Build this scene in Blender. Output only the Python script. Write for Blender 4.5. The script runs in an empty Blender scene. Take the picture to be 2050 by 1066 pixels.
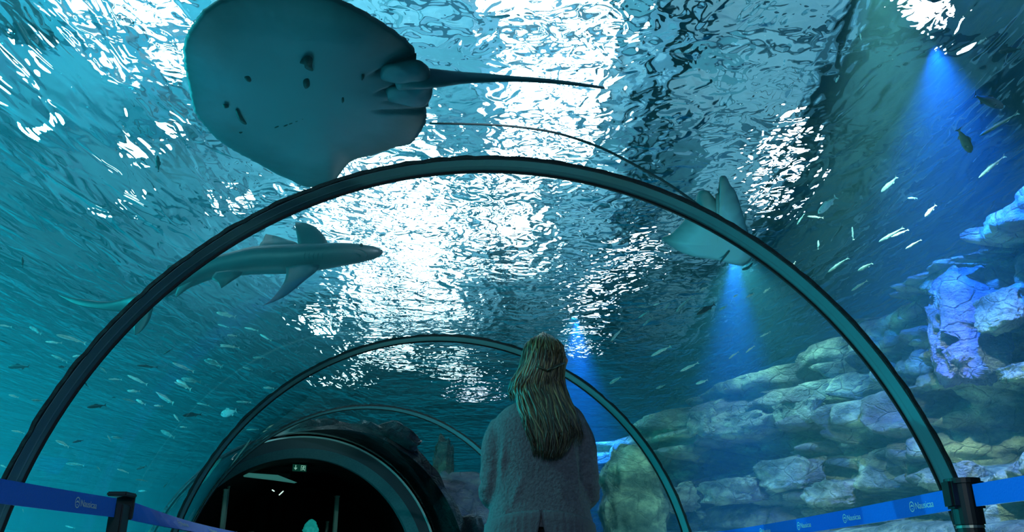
import bpy, bmesh, math, random
import numpy as np
from mathutils import Vector, Matrix, noise as mnoise
from math import sin, cos, tan, pi, radians as R, atan2, sqrt, asin

SC = bpy.context.scene
COL = SC.collection
PITCH = R(20.5); FPX = 1672.0; CAMZ = 0.75
# ------------------------------------------------------------------ camera
cd = bpy.data.cameras.new('camera'); cam = bpy.data.objects.new('camera', cd); COL.objects.link(cam)
cam.location = (0, 0, CAMZ); cam.rotation_euler = (pi/2 + PITCH, 0, 0)
cd.sensor_width = 36.0; cd.lens = FPX/2050*36; cd.clip_start = 0.02; cd.clip_end = 200
SC.camera = cam
SC.view_settings.view_transform = 'Standard'; SC.view_settings.look = 'None'
SC.view_settings.exposure = 0.0; SC.view_settings.gamma = 1.0; SC.view_settings.use_curve_mapping = False
SC.cycles.volume_bounces = 0
SC.cycles.max_bounces = 8; SC.cycles.transmission_bounces = 6; SC.cycles.glossy_bounces = 3
SC.cycles.diffuse_bounces = 2; SC.cycles.transparent_max_bounces = 24
SC.cycles.caustics_reflective = False; SC.cycles.caustics_refractive = False
SC.cycles.use_denoising = True
SC.cycles.sample_clamp_indirect = 4.0

def srgb(r, g, b):
    f = lambda c: (c/12.92 if c <= .04045 else ((c+.055)/1.055)**2.4)
    return (f(r/255), f(g/255), f(b/255), 1.0)

# ------------------------------------------------------------------ world: the open water far off (teal to one side, deep blue to the other)
W = bpy.data.worlds.new('world'); SC.world = W; W.use_nodes = True
nt = W.node_tree; nt.nodes.clear()
wo = nt.nodes.new('ShaderNodeOutputWorld'); bg = nt.nodes.new('ShaderNodeBackground')
tc = nt.nodes.new('ShaderNodeTexCoord'); sp = nt.nodes.new('ShaderNodeSeparateXYZ')
cr = nt.nodes.new('ShaderNodeValToRGB'); mr = nt.nodes.new('ShaderNodeMapRange')
mr.inputs['From Min'].default_value = -1; mr.inputs['From Max'].default_value = 1
nt.links.new(tc.outputs['Generated'], sp.inputs[0]); nt.links.new(sp.outputs['X'], mr.inputs['Value'])
nt.links.new(mr.outputs[0], cr.inputs[0]); nt.links.new(cr.outputs[0], bg.inputs[0]); nt.links.new(bg.outputs[0], wo.inputs[0])
e = cr.color_ramp.elements
e[0].position = 0.15; e[0].color = srgb(0, 112, 130)
e[1].position = 0.85; e[1].color = srgb(0, 30, 70)
x = cr.color_ramp.elements.new(0.46); x.color = srgb(0, 108, 128)
x = cr.color_ramp.elements.new(0.62); x.color = srgb(0, 60, 115)
bg.inputs['Strength'].default_value = 1.3

# ------------------------------------------------------------------ lamps
def lamp(name, kind, loc, color, energy, aim=None, size=0.05, spot=60, blend=0.5, sy=None):
    l = bpy.data.lights.new(name, kind); o = bpy.data.objects.new(name, l); COL.objects.link(o)
    o.location = loc; l.color = color; l.energy = energy
    if kind == 'SPOT': l.spot_size = R(spot); l.spot_blend = blend; l.shadow_soft_size = size
    elif kind == 'POINT': l.shadow_soft_size = size
    elif kind == 'AREA': l.size = size; l.shape = 'RECTANGLE'; l.size_y = sy or size
    if aim is not None:
        o.rotation_euler = (Vector(aim)-Vector(loc)).to_track_quat('-Z', 'Y').to_euler()
    return o
SURF = 4.0      # height of the water surface
HALL = 7.4      # ceiling of the hall above the tank
UNDER = SURF-.06
# added point lights above the water that brighten the hall ceiling
lamp('ceiling_fill', 'POINT', (-.1, 7.5, 5.2), (.78, .95, 1), 1500, size=.08)
lamp('ceiling_fill', 'POINT', (-4.5, 7.0, 5.2), (.22, .90, 1), 1100, size=.08)
lamp('ceiling_fill', 'POINT', (-3.0, 13.0, 5.0), (.70, .95, 1), 1100, size=.08)
# added fill lights just under the surface, brightening haze and fish
for loc, col, en in (((-3.6, 1.6, UNDER), (.20, .9, 1), 240), ((-7.5, 4.5, UNDER), (.01, .82, .92), 1300), ((-12, 11.0, UNDER), (.01, .75, .88), 2600), ((2.6, 2.2, UNDER), (.3, .7, 1), 50)):
    lamp('tank_fill', 'POINT', loc, col, en, size=.015)
# added fill lights low in the tank, brightening bellies, fish and rock
for loc, col, en in (((-7.5, 3.5, -.6), (.02, .75, 1), 150), ((-5.5, 8.5, -.6), (.01, .6, 1), 260), ((2.45, 4.3, .1), (.35, .88, .9), 48), ((1.5, 8.0, -.3), (.32, .88, .86), 100), ((2.6, 6.6, -.5), (.32, .88, .86), 55), ((-3.7, 6.2, -.5), (.30, .92, 1), 50)):
    lamp('floor_fill', 'POINT', loc, col, en, size=.05)
for loc, aim, col, en, sp in (((1.9, 3.4, UNDER), (3.4, 7.6, 0.5), (.60, .95, .80), 1500, 46), ((3.2, 3.4, UNDER), (4.3, 6.0, 2.2), (.45, .62, 1), 330, 70), ((2.36, 8.1, UNDER), (2.6, 8.8, .8), (.25, .8, .9), 420, 120), ((.8, 10.4, UNDER), (.8, 11.2, .5), (.10, .6, 1), 250, 110)):
    lamp('rock_fill', 'SPOT', loc, col, en, aim=aim, spot=sp, blend=1, size=.03)  # added fill spots aimed at the rock face
lamp('rock_fill', 'SPOT', (.3, 3.0, UNDER), (.65, .85, 1), 520, aim=(-1.4, 10.5, 1.9), spot=38, blend=1, size=.03)  # one more added fill spot, for the rocks round the portal
# blue beams
for loc, aim, en, sp in (((2.30, 8.05, UNDER), (2.1, 8.4, .4), 3400, 40), ((.85, 10.5, UNDER), (.85, 11.0, 0), 4200, 50), ((2.7, 4.5, UNDER), (4.0, 7.0, 1.6), 2700, 72)):
    lamp('blue_spot', 'SPOT', loc, (.012, .16, 1), en, aim=aim, spot=sp, blend=1, size=.03)
# added fill lights in the tunnel behind the viewer, brightening woman and belts
lamp('tunnel_fill', 'POINT', (-.4, -3.2, 1.9), (.80, .92, 1), 95, size=.15)
lamp('tunnel_fill', 'POINT', (-.85, -.2, 1.7), (.25, .6, 1), 34, size=.08)
# ------------------------------------------------------------------ helpers
def ray(px, py):
    """direction of sight through a picture point, in the world"""
    x = (px-1025)/FPX; y = (533-py)/FPX
    return Vector((x, cos(PITCH)-y*sin(PITCH), sin(PITCH)+y*cos(PITCH)))
def at(px, py, D):
    """point at horizontal distance D (along +Y) seen at px,py"""
    d = ray(px, py); k = D/d.y
    return Vector((d.x*k, D, CAMZ+d.z*k))
def atz(px, py, z):
    d = ray(px, py); k = (z-CAMZ)/d.z
    return Vector((d.x*k, d.y*k, z))
def proj(p):
    p = Vector(p)-Vector((0, 0, CAMZ))
    dep = p.y*cos(PITCH)+p.z*sin(PITCH); up = p.z*cos(PITCH)-p.y*sin(PITCH)
    return (1025+FPX*p.x/dep, 533-FPX*up/dep)

def mat(name, color=(.5, .5, .5, 1), rough=.6, metal=0.0, spec=.5, emit=None, estr=0.0, noise=None, bump=0.0, nscale=8.0, coat=0):
    """principled material; noise = second colour mixed by a noise texture"""
    m = bpy.data.materials.new(name); m.use_nodes = True; nt = m.node_tree
    b = nt.nodes['Principled BSDF']
    b.inputs['Base Color'].default_value = color; b.inputs['Roughness'].default_value = rough
    b.inputs['Metallic'].default_value = metal; b.inputs['Specular IOR Level'].default_value = spec
    b.inputs['Coat Weight'].default_value = coat
    if emit is not None:
        b.inputs['Emission Color'].default_value = emit; b.inputs['Emission Strength'].default_value = estr
    if noise is not None or bump:
        tc = nt.nodes.new('ShaderNodeTexCoord'); n = nt.nodes.new('ShaderNodeTexNoise')
        n.inputs['Scale'].default_value = nscale; n.inputs['Detail'].default_value = 5
        nt.links.new(tc.outputs['Object'], n.inputs['Vector'])
        if noise is not None:
            r = nt.nodes.new('ShaderNodeValToRGB'); nt.links.new(n.outputs['Fac'], r.inputs[0])
            r.color_ramp.elements[0].position = .38; r.color_ramp.elements[1].position = .65
            r.color_ramp.elements[0].color = color; r.color_ramp.elements[1].color = noise
            nt.links.new(r.outputs[0], b.inputs['Base Color'])
        if bump:
            bp = nt.nodes.new('ShaderNodeBump'); bp.inputs['Strength'].default_value = bump; bp.inputs['Distance'].default_value = .02
            nt.links.new(n.outputs['Fac'], bp.inputs['Height']); nt.links.new(bp.outputs[0], b.inputs['Normal'])
    return m

def mesh(name, verts, faces, m=None, parent=None, smooth=True, kind=None, label=None, cat=None, group=None, loc=None):
    me = bpy.data.meshes.new(name); me.from_pydata([tuple(v) for v in verts], [], faces); me.update()
    if smooth: me.polygons.foreach_set('use_smooth', [True]*len(me.polygons))
    o = bpy.data.objects.new(name, me); COL.objects.link(o)
    if m is not None: me.materials.append(m)
    tag(o, label, cat, group, kind)
    if loc is not None: o.location = loc
    if parent is not None: o.parent = parent
    return o
def bmobj(name, bm, m=None, parent=None, smooth=False, **k):
    bmesh.ops.recalc_face_normals(bm, faces=bm.faces)
    me = bpy.data.meshes.new(name); bm.to_mesh(me); bm.free()
    if smooth: me.polygons.foreach_set('use_smooth', [True]*len(me.polygons))
    o = bpy.data.objects.new(name, me); COL.objects.link(o)
    if m is not None: me.materials.append(m)
    tag(o, k.get('label'), k.get('cat'), k.get('group'), k.get('kind'))
    if parent is not None: o.parent = parent
    return o
def tag(o, label=None, cat=None, group=None, kind=None):
    if label: o['label'] = label
    if cat: o['category'] = cat
    if group: o['group'] = group
    if kind: o['kind'] = kind
    return o
def empty(name, loc=(0, 0, 0), label=None, cat=None, group=None, rz=0, kind=None):
    o = bpy.data.objects.new(name, None); COL.objects.link(o); o.location = loc; o.rotation_euler = (0, 0, rz)
    o.empty_display_size = .1
    return tag(o, label, cat, group, kind)
def box(bm, c, s, rot=None, bev=0.0):
    r = bmesh.ops.create_cube(bm, size=1.0); vs = r['verts']
    M = Matrix.Translation(Vector(c)) @ (rot.to_4x4() if rot is not None else Matrix.Identity(4)) @ Matrix.Diagonal((s[0], s[1], s[2], 1))
    bmesh.ops.transform(bm, matrix=M, verts=vs)
    if bev:
        es = list({e for v in vs for e in v.link_edges})
        bmesh.ops.bevel(bm, geom=es, offset=bev, segments=2, affect='EDGES')
def cyl(bm, p0, p1, r0, r1=None, n=16):
    p0, p1 = Vector(p0), Vector(p1); d = p1-p0
    r = bmesh.ops.create_cone(bm, cap_ends=True, segments=n, radius1=r0, radius2=r0 if r1 is None else r1, depth=d.length)
    M = Matrix.Translation((p0+p1)/2) @ d.to_track_quat('Z', 'Y').to_matrix().to_4x4()
    bmesh.ops.transform(bm, matrix=M, verts=r['verts'])
def boxobj(name, c, s, m, parent=None, rot=None, bev=0.0, **k):
    bm = bmesh.new(); box(bm, c, s, rot, bev); return bmobj(name, bm, m, parent, **k)
def loft(rings, close_ends=True):
    """rings: list of equal-length point lists -> verts, faces"""
    n = len(rings[0]); v = [tuple(p) for r in rings for p in r]; f = []
    for i in range(len(rings)-1):
        for j in range(n):
            a = i*n+j; b = i*n+(j+1) % n
            f.append((a, b, b+n, a+n))
    if close_ends:
        f.append(tuple(range(n-1, -1, -1))); f.append(tuple((len(rings)-1)*n+j for j in range(n)))
    return v, f
def interp(keys, t):
    """piecewise smooth interpolation of [(t, value or tuple)]"""
    if t <= keys[0][0]: return keys[0][1]
    for (a, va), (b, vb) in zip(keys, keys[1:]):
        if t <= b:
            u = (t-a)/(b-a); u = u*u*(3-2*u)
            if isinstance(va, (tuple, list)): return tuple(x+(y-x)*u for x, y in zip(va, vb))
            return va+(vb-va)*u
    return keys[-1][1]
def lerp_keys(keys, t):
    if t <= keys[0][0]: return keys[0][1]
    for (a, va), (b, vb) in zip(keys, keys[1:]):
        if t <= b:
            u = (t-a)/(b-a); return va+(vb-va)*u
    return keys[-1][1]
def tube(pts, rad, n=10):
    """rings along pts with radius list"""
    rings = []; up0 = Vector((0, 0, 1))
    for i, p in enumerate(pts):
        a = pts[max(i-1, 0)]; b = pts[min(i+1, len(pts)-1)]
        t = (Vector(b)-Vector(a)).normalized()
        s = t.cross(up0)
        if s.length < 1e-3: s = t.cross(Vector((1, 0, 0)))
        s.normalize(); u = s.cross(t)
        r = rad[i] if isinstance(rad, (list, tuple)) else rad
        rings.append([Vector(p)+s*cos(2*pi*k/n)*r+u*sin(2*pi*k/n)*r for k in range(n)])
    return loft(rings)
# ------------------------------------------------------------------ water surface, hall above it
def surface_material():
    m = bpy.data.materials.new('rippled_water_surface'); m.use_nodes = True; nt = m.node_tree; nt.nodes.clear()
    L = nt.links.new; N = nt.nodes.new
    out = N('ShaderNodeOutputMaterial'); mix = N('ShaderNodeMixShader'); rf = N('ShaderNodeBsdfRefraction'); gl = N('ShaderNodeBsdfGlossy')
    rf.inputs['IOR'].default_value = 1.12; rf.inputs['Roughness'].default_value = 0.0
    rf.inputs['Color'].default_value = (.72, .95, 1, 1)
    gl.inputs['Roughness'].default_value = 0.0; gl.inputs['Color'].default_value = (.8, .95, 1, 1)
    geo = N('ShaderNodeNewGeometry'); mp = N('ShaderNodeMapping'); mp.inputs['Scale'].default_value = (1.0, 1.0, 1.0)
    L(geo.outputs['Position'], mp.inputs['Vector'])
    # ripples stretched beside the tunnel, imitating refraction through its curved acrylic
    mp2 = N('ShaderNodeMapping'); mp2.inputs['Scale'].default_value = (1.15, .34, 1.0); L(geo.outputs['Position'], mp2.inputs['Vector'])
    sx = N('ShaderNodeSeparateXYZ'); L(geo.outputs['Position'], sx.inputs[0])
    ab = N('ShaderNodeMath'); ab.operation = 'ABSOLUTE'; L(sx.outputs['X'], ab.inputs[0])
    rg = N('ShaderNodeMapRange'); rg.inputs['From Min'].default_value = 1.2; rg.inputs['From Max'].default_value = 3.2; L(ab.outputs[0], rg.inputs['Value'])
    def noise(src, sc, dt, ds):
        n = N('ShaderNodeTexNoise'); n.inputs['Scale'].default_value = sc; n.inputs['Detail'].default_value = dt; n.inputs['Distortion'].default_value = ds; L(src.outputs[0], n.inputs['Vector']); return n
    def blend(sc, dt, ds, amp, prev):
        p, q = noise(mp, sc, dt, ds), noise(mp2, sc, dt, ds)
        m_ = N('ShaderNodeMix'); m_.data_type = 'FLOAT'; L(rg.outputs[0], m_.inputs[0]); L(p.outputs['Fac'], m_.inputs[2]); L(q.outputs['Fac'], m_.inputs[3])
        w = N('ShaderNodeMath'); w.operation = 'MULTIPLY_ADD'; w.inputs[1].default_value = amp; L(m_.outputs[0], w.inputs[0])
        if prev is not None: L(prev.outputs[0], w.inputs[2])
        else: w.inputs[2].default_value = 0
        return w
    c = blend(.75, 0, .2, .16, None); c = blend(2.3, 1, .7, .115, c); c = blend(6.2, .8, 1.1, .050, c)
    bp = N('ShaderNodeBump'); bp.inputs['Strength'].default_value = 1.0; bp.inputs['Distance'].default_value = 1.0
    L(c.outputs[0], bp.inputs['Height'])
    L(bp.outputs[0], rf.inputs['Normal']); L(bp.outputs[0], gl.inputs['Normal'])
    fr = N('ShaderNodeFresnel'); fr.inputs['IOR'].default_value = 1.33; L(bp.outputs[0], fr.inputs['Normal'])
    L(fr.outputs[0], mix.inputs[0]); L(rf.outputs[0], mix.inputs[1]); L(gl.outputs[0], mix.inputs[2]); L(mix.outputs[0], out.inputs[0])
    return m
SURFM = surface_material()
X0, X1, Y0, Y1 = -17, 7.5, -7, 27          # extent of the tank near the tunnel
WXA, WYB = -36, 66                        # the basin and its hall run on to here
# faces wind so that the surface looks down, towards the tank
sv = [(WXA, Y0, SURF), (X1, Y0, SURF), (X1, WYB, SURF), (WXA, WYB, SURF)]
mesh('water_surface', sv, [(0, 3, 2, 1)], SURFM, smooth=False, kind='structure')

# the water itself: a body with the tunnel left out of it (built after the tunnel's path is known)
hall_paint = mat('hall_ceiling_paint', srgb(48, 104, 118), .8, noise=srgb(36, 86, 102), nscale=1.2)
panel_m = mat('ceiling_lit_paint', srgb(140, 186, 204), .8, noise=srgb(118, 168, 188), nscale=1.2)
beam_m = mat('ceiling_beam_paint', srgb(34, 74, 90), .7)
hall_wall = mat('hall_wall_paint', srgb(22, 60, 74), .8, noise=srgb(14, 44, 60), nscale=.8)
boxobj('ceiling', ((WXA+X1)/2, (Y0+WYB)/2, HALL+.1), (X1-WXA, WYB-Y0, .2), hall_paint, kind='structure')
for nm, c, s in (('wall_left', (WXA-.1, (Y0+WYB)/2, (SURF+HALL)/2), (.2, WYB-Y0, HALL-SURF)), ('wall_right', (X1+.1, (Y0+WYB)/2, (SURF+HALL)/2), (.2, WYB-Y0, HALL-SURF)),
                 ('wall_back', ((WXA+X1)/2, WYB+.1, (SURF+HALL)/2), (X1-WXA, .2, HALL-SURF)), ('wall_front', ((WXA+X1)/2, Y0-.1, (SURF+HALL)/2), (X1-WXA, .2, HALL-SURF))):
    boxobj(nm, c, s, hall_wall, kind='structure')

def overhead(px, py, z=HALL):
    """where the sight line through px,py meets height z once the flat water surface has bent it"""
    d = ray(px, py).normalized(); k = (SURF-CAMZ)/d.z; p = Vector((0, 0, CAMZ))+d*k
    h = Vector((d.x, d.y)); sh = h.length/1.12; h = h.normalized()*sh/sqrt(1-sh*sh)
    return Vector((p.x+h.x*(z-SURF), p.y+h.y*(z-SURF), z))
glow = mat('skylight_glass', (1, 1, 1, 1), emit=(.93, .98, 1, 1), estr=5.0)
frame_m = mat('skylight_frame', srgb(60, 90, 105), .5)
SKY = []
def skylight(x0, y0, x1, y1, nx, ny, label, glass=None):
    """roof window: frame bars and panes hanging flush under the ceiling"""
    t = empty('skylight', ((x0+x1)/2, (y0+y1)/2, HALL), label, 'skylight', 'roof windows over the tank'); ox, oy = t.location.x, t.location.y
    w = (x1-x0)/nx; h = (y1-y0)/ny
    for i in range(nx):
        for j in range(ny):
            boxobj('pane', (x0+w*(i+.5)-ox, y0+h*(j+.5)-oy, -.03), (w-.05, h-.05, .02), glass or glow, t)
    for i in range(nx+1): boxobj('frame_bar', (x0+w*i-ox, (y0+y1)/2-oy, -.05), (.05, y1-y0, .06), frame_m, t)
    for j in range(ny+1): boxobj('frame_bar', ((x0+x1)/2-ox, y0+h*j-oy, -.05), (x1-x0, .05, .06), frame_m, t)
    return t
def sky_px(xa, ya, xb, yb, nx, ny, label, **k):
    p = overhead(xa, yb); q = overhead(xb, yb); r = overhead(xa, ya); s = overhead(xb, ya)
    x0 = (p.x+r.x)/2; x1 = (q.x+s.x)/2
    skylight(x0, r.y, x1, p.y, nx, ny, label, **k); print('SKY', x0, x1, r.y, p.y)
sky_px(985, -60, 1210, 320, 2, 5, 'narrow roof window seen through ripples right of the great ray\'s tail')
sky_px(655, 240, 905, 640, 2, 4, 'brightest roof window shining white beyond the shark\'s nose')
sky_px(925, 350, 1085, 520, 2, 2, 'half shaded roof window above the woman')
sky_px(150, -120, 375, 150, 2, 2, 'roof window over the open water beyond the great ray\'s head')
# added pale panels, painting in the lit ceiling's brightness, and dark beams
cg = empty('ceiling_grid', (0, 0, HALL), 'ceiling with added pale panels crossed by dark beams seen through the ripples', 'ceiling grid')
g_ = random.Random(3)
for i in range(-3, 4):
    for j in range(0, 16):
        if g_.random() < .22: continue
        boxobj('panel', (i*1.0+.2, 3.6+j*.95, -.012), (.9, .85, .02), panel_m, cg)
for i in range(-8, 4): boxobj('beam', (i*2.0-.3, 10, -.14), (.16, 34, .26), beam_m, cg)
for j in range(0, 12): boxobj('beam', ((X0+X1)/2, 2.2+j*1.9, -.10), (X1-X0, .12, .18), beam_m, cg)
# small ceiling lamps, shade with bright disc; lampg ones are added for sparkle
lampg = mat('sparkle_lamp_disc', (1, 1, 1, 1), emit=(.9, 1, 1, 1), estr=7.0); warm = mat('spot_lamp_disc', (1, 1, 1, 1), emit=(.95, .88, 1, 1), estr=9.0); shade_m = mat('lamp_shade_metal', srgb(20, 34, 40), .4)
def hall_spot(px, py, r, m, label, z=HALL-.9):
    p = overhead(px, py, z); t = empty('hanging_lamp', p, label, 'lamp', 'lamps hanging over the water')
    bm = bmesh.new(); cyl(bm, (0, 0, 0), (0, 0, .012), r, n=20); bmobj('lit_disc', bm, m, t)
    bm = bmesh.new(); cyl(bm, (0, 0, .012), (0, 0, r*1.2+.02), r*1.12, r*.4, n=20); bmobj('lamp_shade', bm, shade_m, t)
    bm = bmesh.new(); cyl(bm, (0, 0, r*1.2), (0, 0, HALL-z), .01, n=6); bmobj('cord', bm, shade_m, t)
for px, py, r, m, lb in ((1590, 262, .15, warm, 'upmost lamp of the sparkling cluster above the eagle ray'), (1545, 300, .14, warm, 'lamp second down in the sparkling cluster above the eagle ray'), (1585, 325, .13, warm, 'lamp third down in the sparkling cluster above the eagle ray'), (1530, 365, .15, warm, 'lamp fourth down in the sparkling cluster above the eagle ray'),
        (1570, 385, .12, warm, 'lamp fifth down in the sparkling cluster, beside the eagle ray\'s wing'), (1515, 415, .14, warm, 'lowest lamp of the sparkling cluster beside the eagle ray\'s wing'), (1845, 15, .15, warm, 'bright lamp at the top of the blue glow'), (1870, 45, .10, warm, 'small lamp just below the bright one topping the blue glow'),
        (1300, 500, .20, warm, 'lamp glittering below and left of the eagle ray'), (1240, 545, .26, warm, 'lamp glittering above and right of the woman\'s head'), (1180, 600, .26, warm, 'lamp glittering just above the woman\'s head'), (1170, 690, .22, warm, 'lamp glittering right of the woman\'s crown'),
        (950, 790, .26, warm, 'far lamp glittering left of the woman\'s shoulder'), (905, 740, .3, lampg, 'far added lamp glittering between middle rib and woman'), (690, 760, .3, lampg, 'far lamp glittering beneath the middle rib\'s crown'), (800, 720, .34, lampg, 'far lamp glittering just under the middle rib\'s crown'),
        (640, 640, .28, lampg, 'added lamp glittering above the middle rib, below the shark'), (735, 705, .28, lampg, 'lamp glittering above the middle rib\'s crown'), (60, 150, .16, lampg, 'small added lamp glittering at the upper left edge'), (262, 310, .14, lampg, 'small added lamp glittering in teal water above the shark tail'), (45, 110, .14, lampg, 'small added lamp glittering in the top left corner'),
        (330, 260, .16, lampg, 'small added lamp glittering below and left of the great ray'), (480, 400, .15, lampg, 'small added lamp glittering below the great ray'), (250, 400, .10, lampg, 'small dim added lamp glittering in the teal water at mid height'), (1230, 60, .12, lampg, 'small added lamp beside the narrow roof window')):
    hall_spot(px, py, r, m, lb)
# ------------------------------------------------------------------ tunnel
TR = 1.70; TC = 0.61      # inner radius and height of its centre above the floor
PK = [(-7, .0, 0), (1.0, 0.0, 0.0), (3.0, -.045, -.07), (5.6, -.41, -.23), (8.1, -1.27, -.46), (10.0, -2.38, -.60), (16, -6.2, -.65)]
def path(y):
    """x of the tunnel's middle line and its slope dx/dy"""
    for (a, xa, sa), (b, xb, sb) in zip(PK, PK[1:]):
        if y <= b:
            h = b-a; u = (y-a)/h
            x = (2*u**3-3*u**2+1)*xa+(u**3-2*u**2+u)*h*sa+(-2*u**3+3*u**2)*xb+(u**3-u**2)*h*sb
            d = ((6*u*u-6*u)*xa+(3*u*u-4*u+1)*h*sa+(-6*u*u+6*u)*xb+(3*u*u-2*u)*h*sb)/h
            return x, d
    return PK[-1][1], PK[-1][2]
bend_path = path          # the bed of the tank keeps turning with the old line
def path(y):
    """beyond the doorway the dark room runs straight on, away from the viewer"""
    if y > 10: return PK[-2][1]-.238*(y-10), PK[-2][2]
    return bend_path(y)
def tpt(y, ang, r, off=0.0, yaw=None):
    """point of the tunnel's cross-section at path position y; ang from the side (0) over the top (pi/2) to the other side; off along the path"""
    x, d = path(y); a = -math.atan(d) if yaw is None else yaw     # a>0: path turns to -x
    f = Vector((-sin(a), cos(a), 0)); s = Vector((cos(a), sin(a), 0))
    return Vector((x, y, TC))+s*(r*cos(ang))+Vector((0, 0, r*sin(ang)))+f*off
A0, A1 = R(-14), R(194)   # the acrylic springs from low kerbs just above the floor
def sweep_section(sec, y, a0=A0, a1=A1, n=72, yaw=None, jag=None):
    """sec: closed polygon of (r, off) swept round the arch at path position y"""
    rings = []
    for i in range(n+1):
        t = a0+(a1-a0)*i/n; j = jag(t) if jag else 0
        rings.append([tpt(y, t, r+(j if k in JAGK else 0), o, yaw) for k, (r, o) in enumerate(sec)])
    return loft(rings)
JAGK = ()

kerb_m = mat('kerb_concrete', srgb(40, 52, 56), .85, noise=srgb(30, 40, 44), bump=.3)
floor_m = mat('tunnel_floor_carpet', srgb(14, 22, 26), .95, noise=srgb(9, 15, 19), nscale=60, bump=.4)
sand_m = mat('tank_sand', srgb(120, 120, 100), .9, noise=srgb(95, 100, 85), nscale=3, bump=.5)
def ribbon(x_of, y0, y1, n, z, w=None):
    pass
def path_strip(name, prof, m, y0=-6.9, y1=15.5, n=40, **k):
    """profile of (side, z) swept along the tunnel's path (closed profile)"""
    rings = []
    for i in range(n+1):
        y = y0+(y1-y0)*i/n; x, d = path(y); a = -math.atan(d); s = Vector((cos(a), sin(a), 0))
        rings.append([Vector((x, y, 0))+s*sx+Vector((0, 0, z)) for sx, z in prof])
    v, f = loft(rings); return mesh(name, v, f, m, smooth=False, **k)
BR = TR*cos(A0)
path_strip('floor', [(-BR-.25, -.25), (BR+.25, -.25), (BR+.25, 0), (-BR-.25, 0)], floor_m, kind='structure')
for s_, nm in ((-1, 'baseboard_left'), (1, 'baseboard_right')):
    path_strip(nm, [(s_*(BR-.10), 0), (s_*(BR+.25), 0), (s_*(BR+.25), TC+TR*sin(A0)-.005), (s_*(BR-.10), TC+TR*sin(A0)-.03)], kerb_m, kind='structure')
mesh('ground', [(WXA, Y0, -.96), (X1, Y0, -.96), (X1, WYB, -.96), (WXA, WYB, -.96)], [(0, 1, 2, 3)], sand_m, kind='structure', smooth=False)

# acrylic panes between the ribs
ac = bpy.data.materials.new('clear_acrylic'); ac.use_nodes = True; nt = ac.node_tree; nt.nodes.clear()
o_ = nt.nodes.new('ShaderNodeOutputMaterial'); mx = nt.nodes.new('ShaderNodeMixShader'); tr = nt.nodes.new('ShaderNodeBsdfTransparent'); g = nt.nodes.new('ShaderNodeBsdfGlossy')
fr = nt.nodes.new('ShaderNodeFresnel'); fr.inputs['IOR'].default_value = 1.25; g.inputs['Roughness'].default_value = .02
tr.inputs['Color'].default_value = (.96, 1, 1, 1)
nt.links.new(fr.outputs[0], mx.inputs[0]); nt.links.new(tr.outputs[0], mx.inputs[1]); nt.links.new(g.outputs[0], mx.inputs[2]); nt.links.new(mx.outputs[0], o_.inputs[0])
RIBS = [-6.9, -4.6, -2.2, .4, 3.0, 5.6, 8.1, 10.0]
plabel = {0: 'clear curved acrylic pane behind the viewer, last of the vault', 1: 'clear curved acrylic pane second from the closed end behind the viewer', 2: 'clear curved acrylic pane just behind the viewer', 3: 'clear curved acrylic pane overhead, up to the widest dark rib',
          4: 'clear curved acrylic pane between the widest rib and the middle rib, over the woman', 5: 'clear curved acrylic pane between the middle rib and the thin far rib', 6: 'clear curved acrylic pane between the thin far rib and the dark portal'}
for i, (a, b) in enumerate(zip(RIBS, RIBS[1:])):
    rings = []; ny = 6; na = 64
    for j in range(ny+1):
        y = a+(b-a)*j/ny; rings.append([tpt(y, A0+(A1-A0)*k/na, TR+.012) for k in range(na+1)])
    v = [tuple(p) for r in rings for p in r]; f = [(j*(na+1)+k, j*(na+1)+k+1, (j+1)*(na+1)+k+1, (j+1)*(na+1)+k) for j in range(ny) for k in range(na)]
    mesh('acrylic_pane', v, f, ac, label=plabel[i], cat='pane', group='acrylic panes of the tunnel vault')
rib_m = mat('brushed_rib_steel', srgb(105, 150, 155), .5, metal=.15, bump=.1, nscale=40)
black_m = mat('black_gasket', srgb(6, 10, 12), .6)
sil_m = mat('rough_silicone_seam', srgb(24, 36, 38), .8, bump=.6, nscale=30)
rlabel = {3.0: 'broad dark steel rib arching high over the whole view', 5.6: 'thinner dark steel rib arching behind the woman\'s head', 8.1: 'thinnest dark steel rib just before the portal', .4: 'dark steel rib arching over the viewer', -2.2: 'dark steel rib behind the viewer', -4.6: 'last dark steel rib far behind the viewer'}
for y in (3.0, 5.6, 8.1, .4, -2.2, -4.6):
    t = empty('vault_rib', (path(y)[0], y, 0), rlabel[y], 'rib', 'steel ribs of the tunnel')
    yaw = -math.atan(path(y)[1])
    def jg(tt, y=y): return .005*mnoise.noise(Vector((tt*26, y, 0)))+.006*mnoise.noise(Vector((tt*70, y, 2)))
    o = Vector((path(y)[0], y, 0))
    def band(nm, sec, m, jk=(), jf=None):
        global JAGK; JAGK = jk
        v, f = sweep_section(sec, y, n=180 if jf else 96, yaw=yaw, jag=jf)
        mesh(nm, [Vector(p)-o for p in v], f, m, t, smooth=False)
    band('steel_band', [(TR-.004, -.040), (TR+.010, -.040), (TR+.010, .032), (TR-.014, .032)], rib_m)
    band('silicone_seam', [(TR-.002, -.049), (TR+.012, -.049), (TR+.012, -.040), (TR-.002, -.040)], sil_m, (0, 1, 2), jg)
    band('gasket', [(TR-.022, .032), (TR+.010, .032), (TR+.010, .046), (TR-.020, .046)], black_m)
    band('edge_bead', [(TR-.009, -.0005), (TR-.005, -.0005), (TR-.004, .005), (TR-.012, .005)], rib_m)
JAGK = ()

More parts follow.
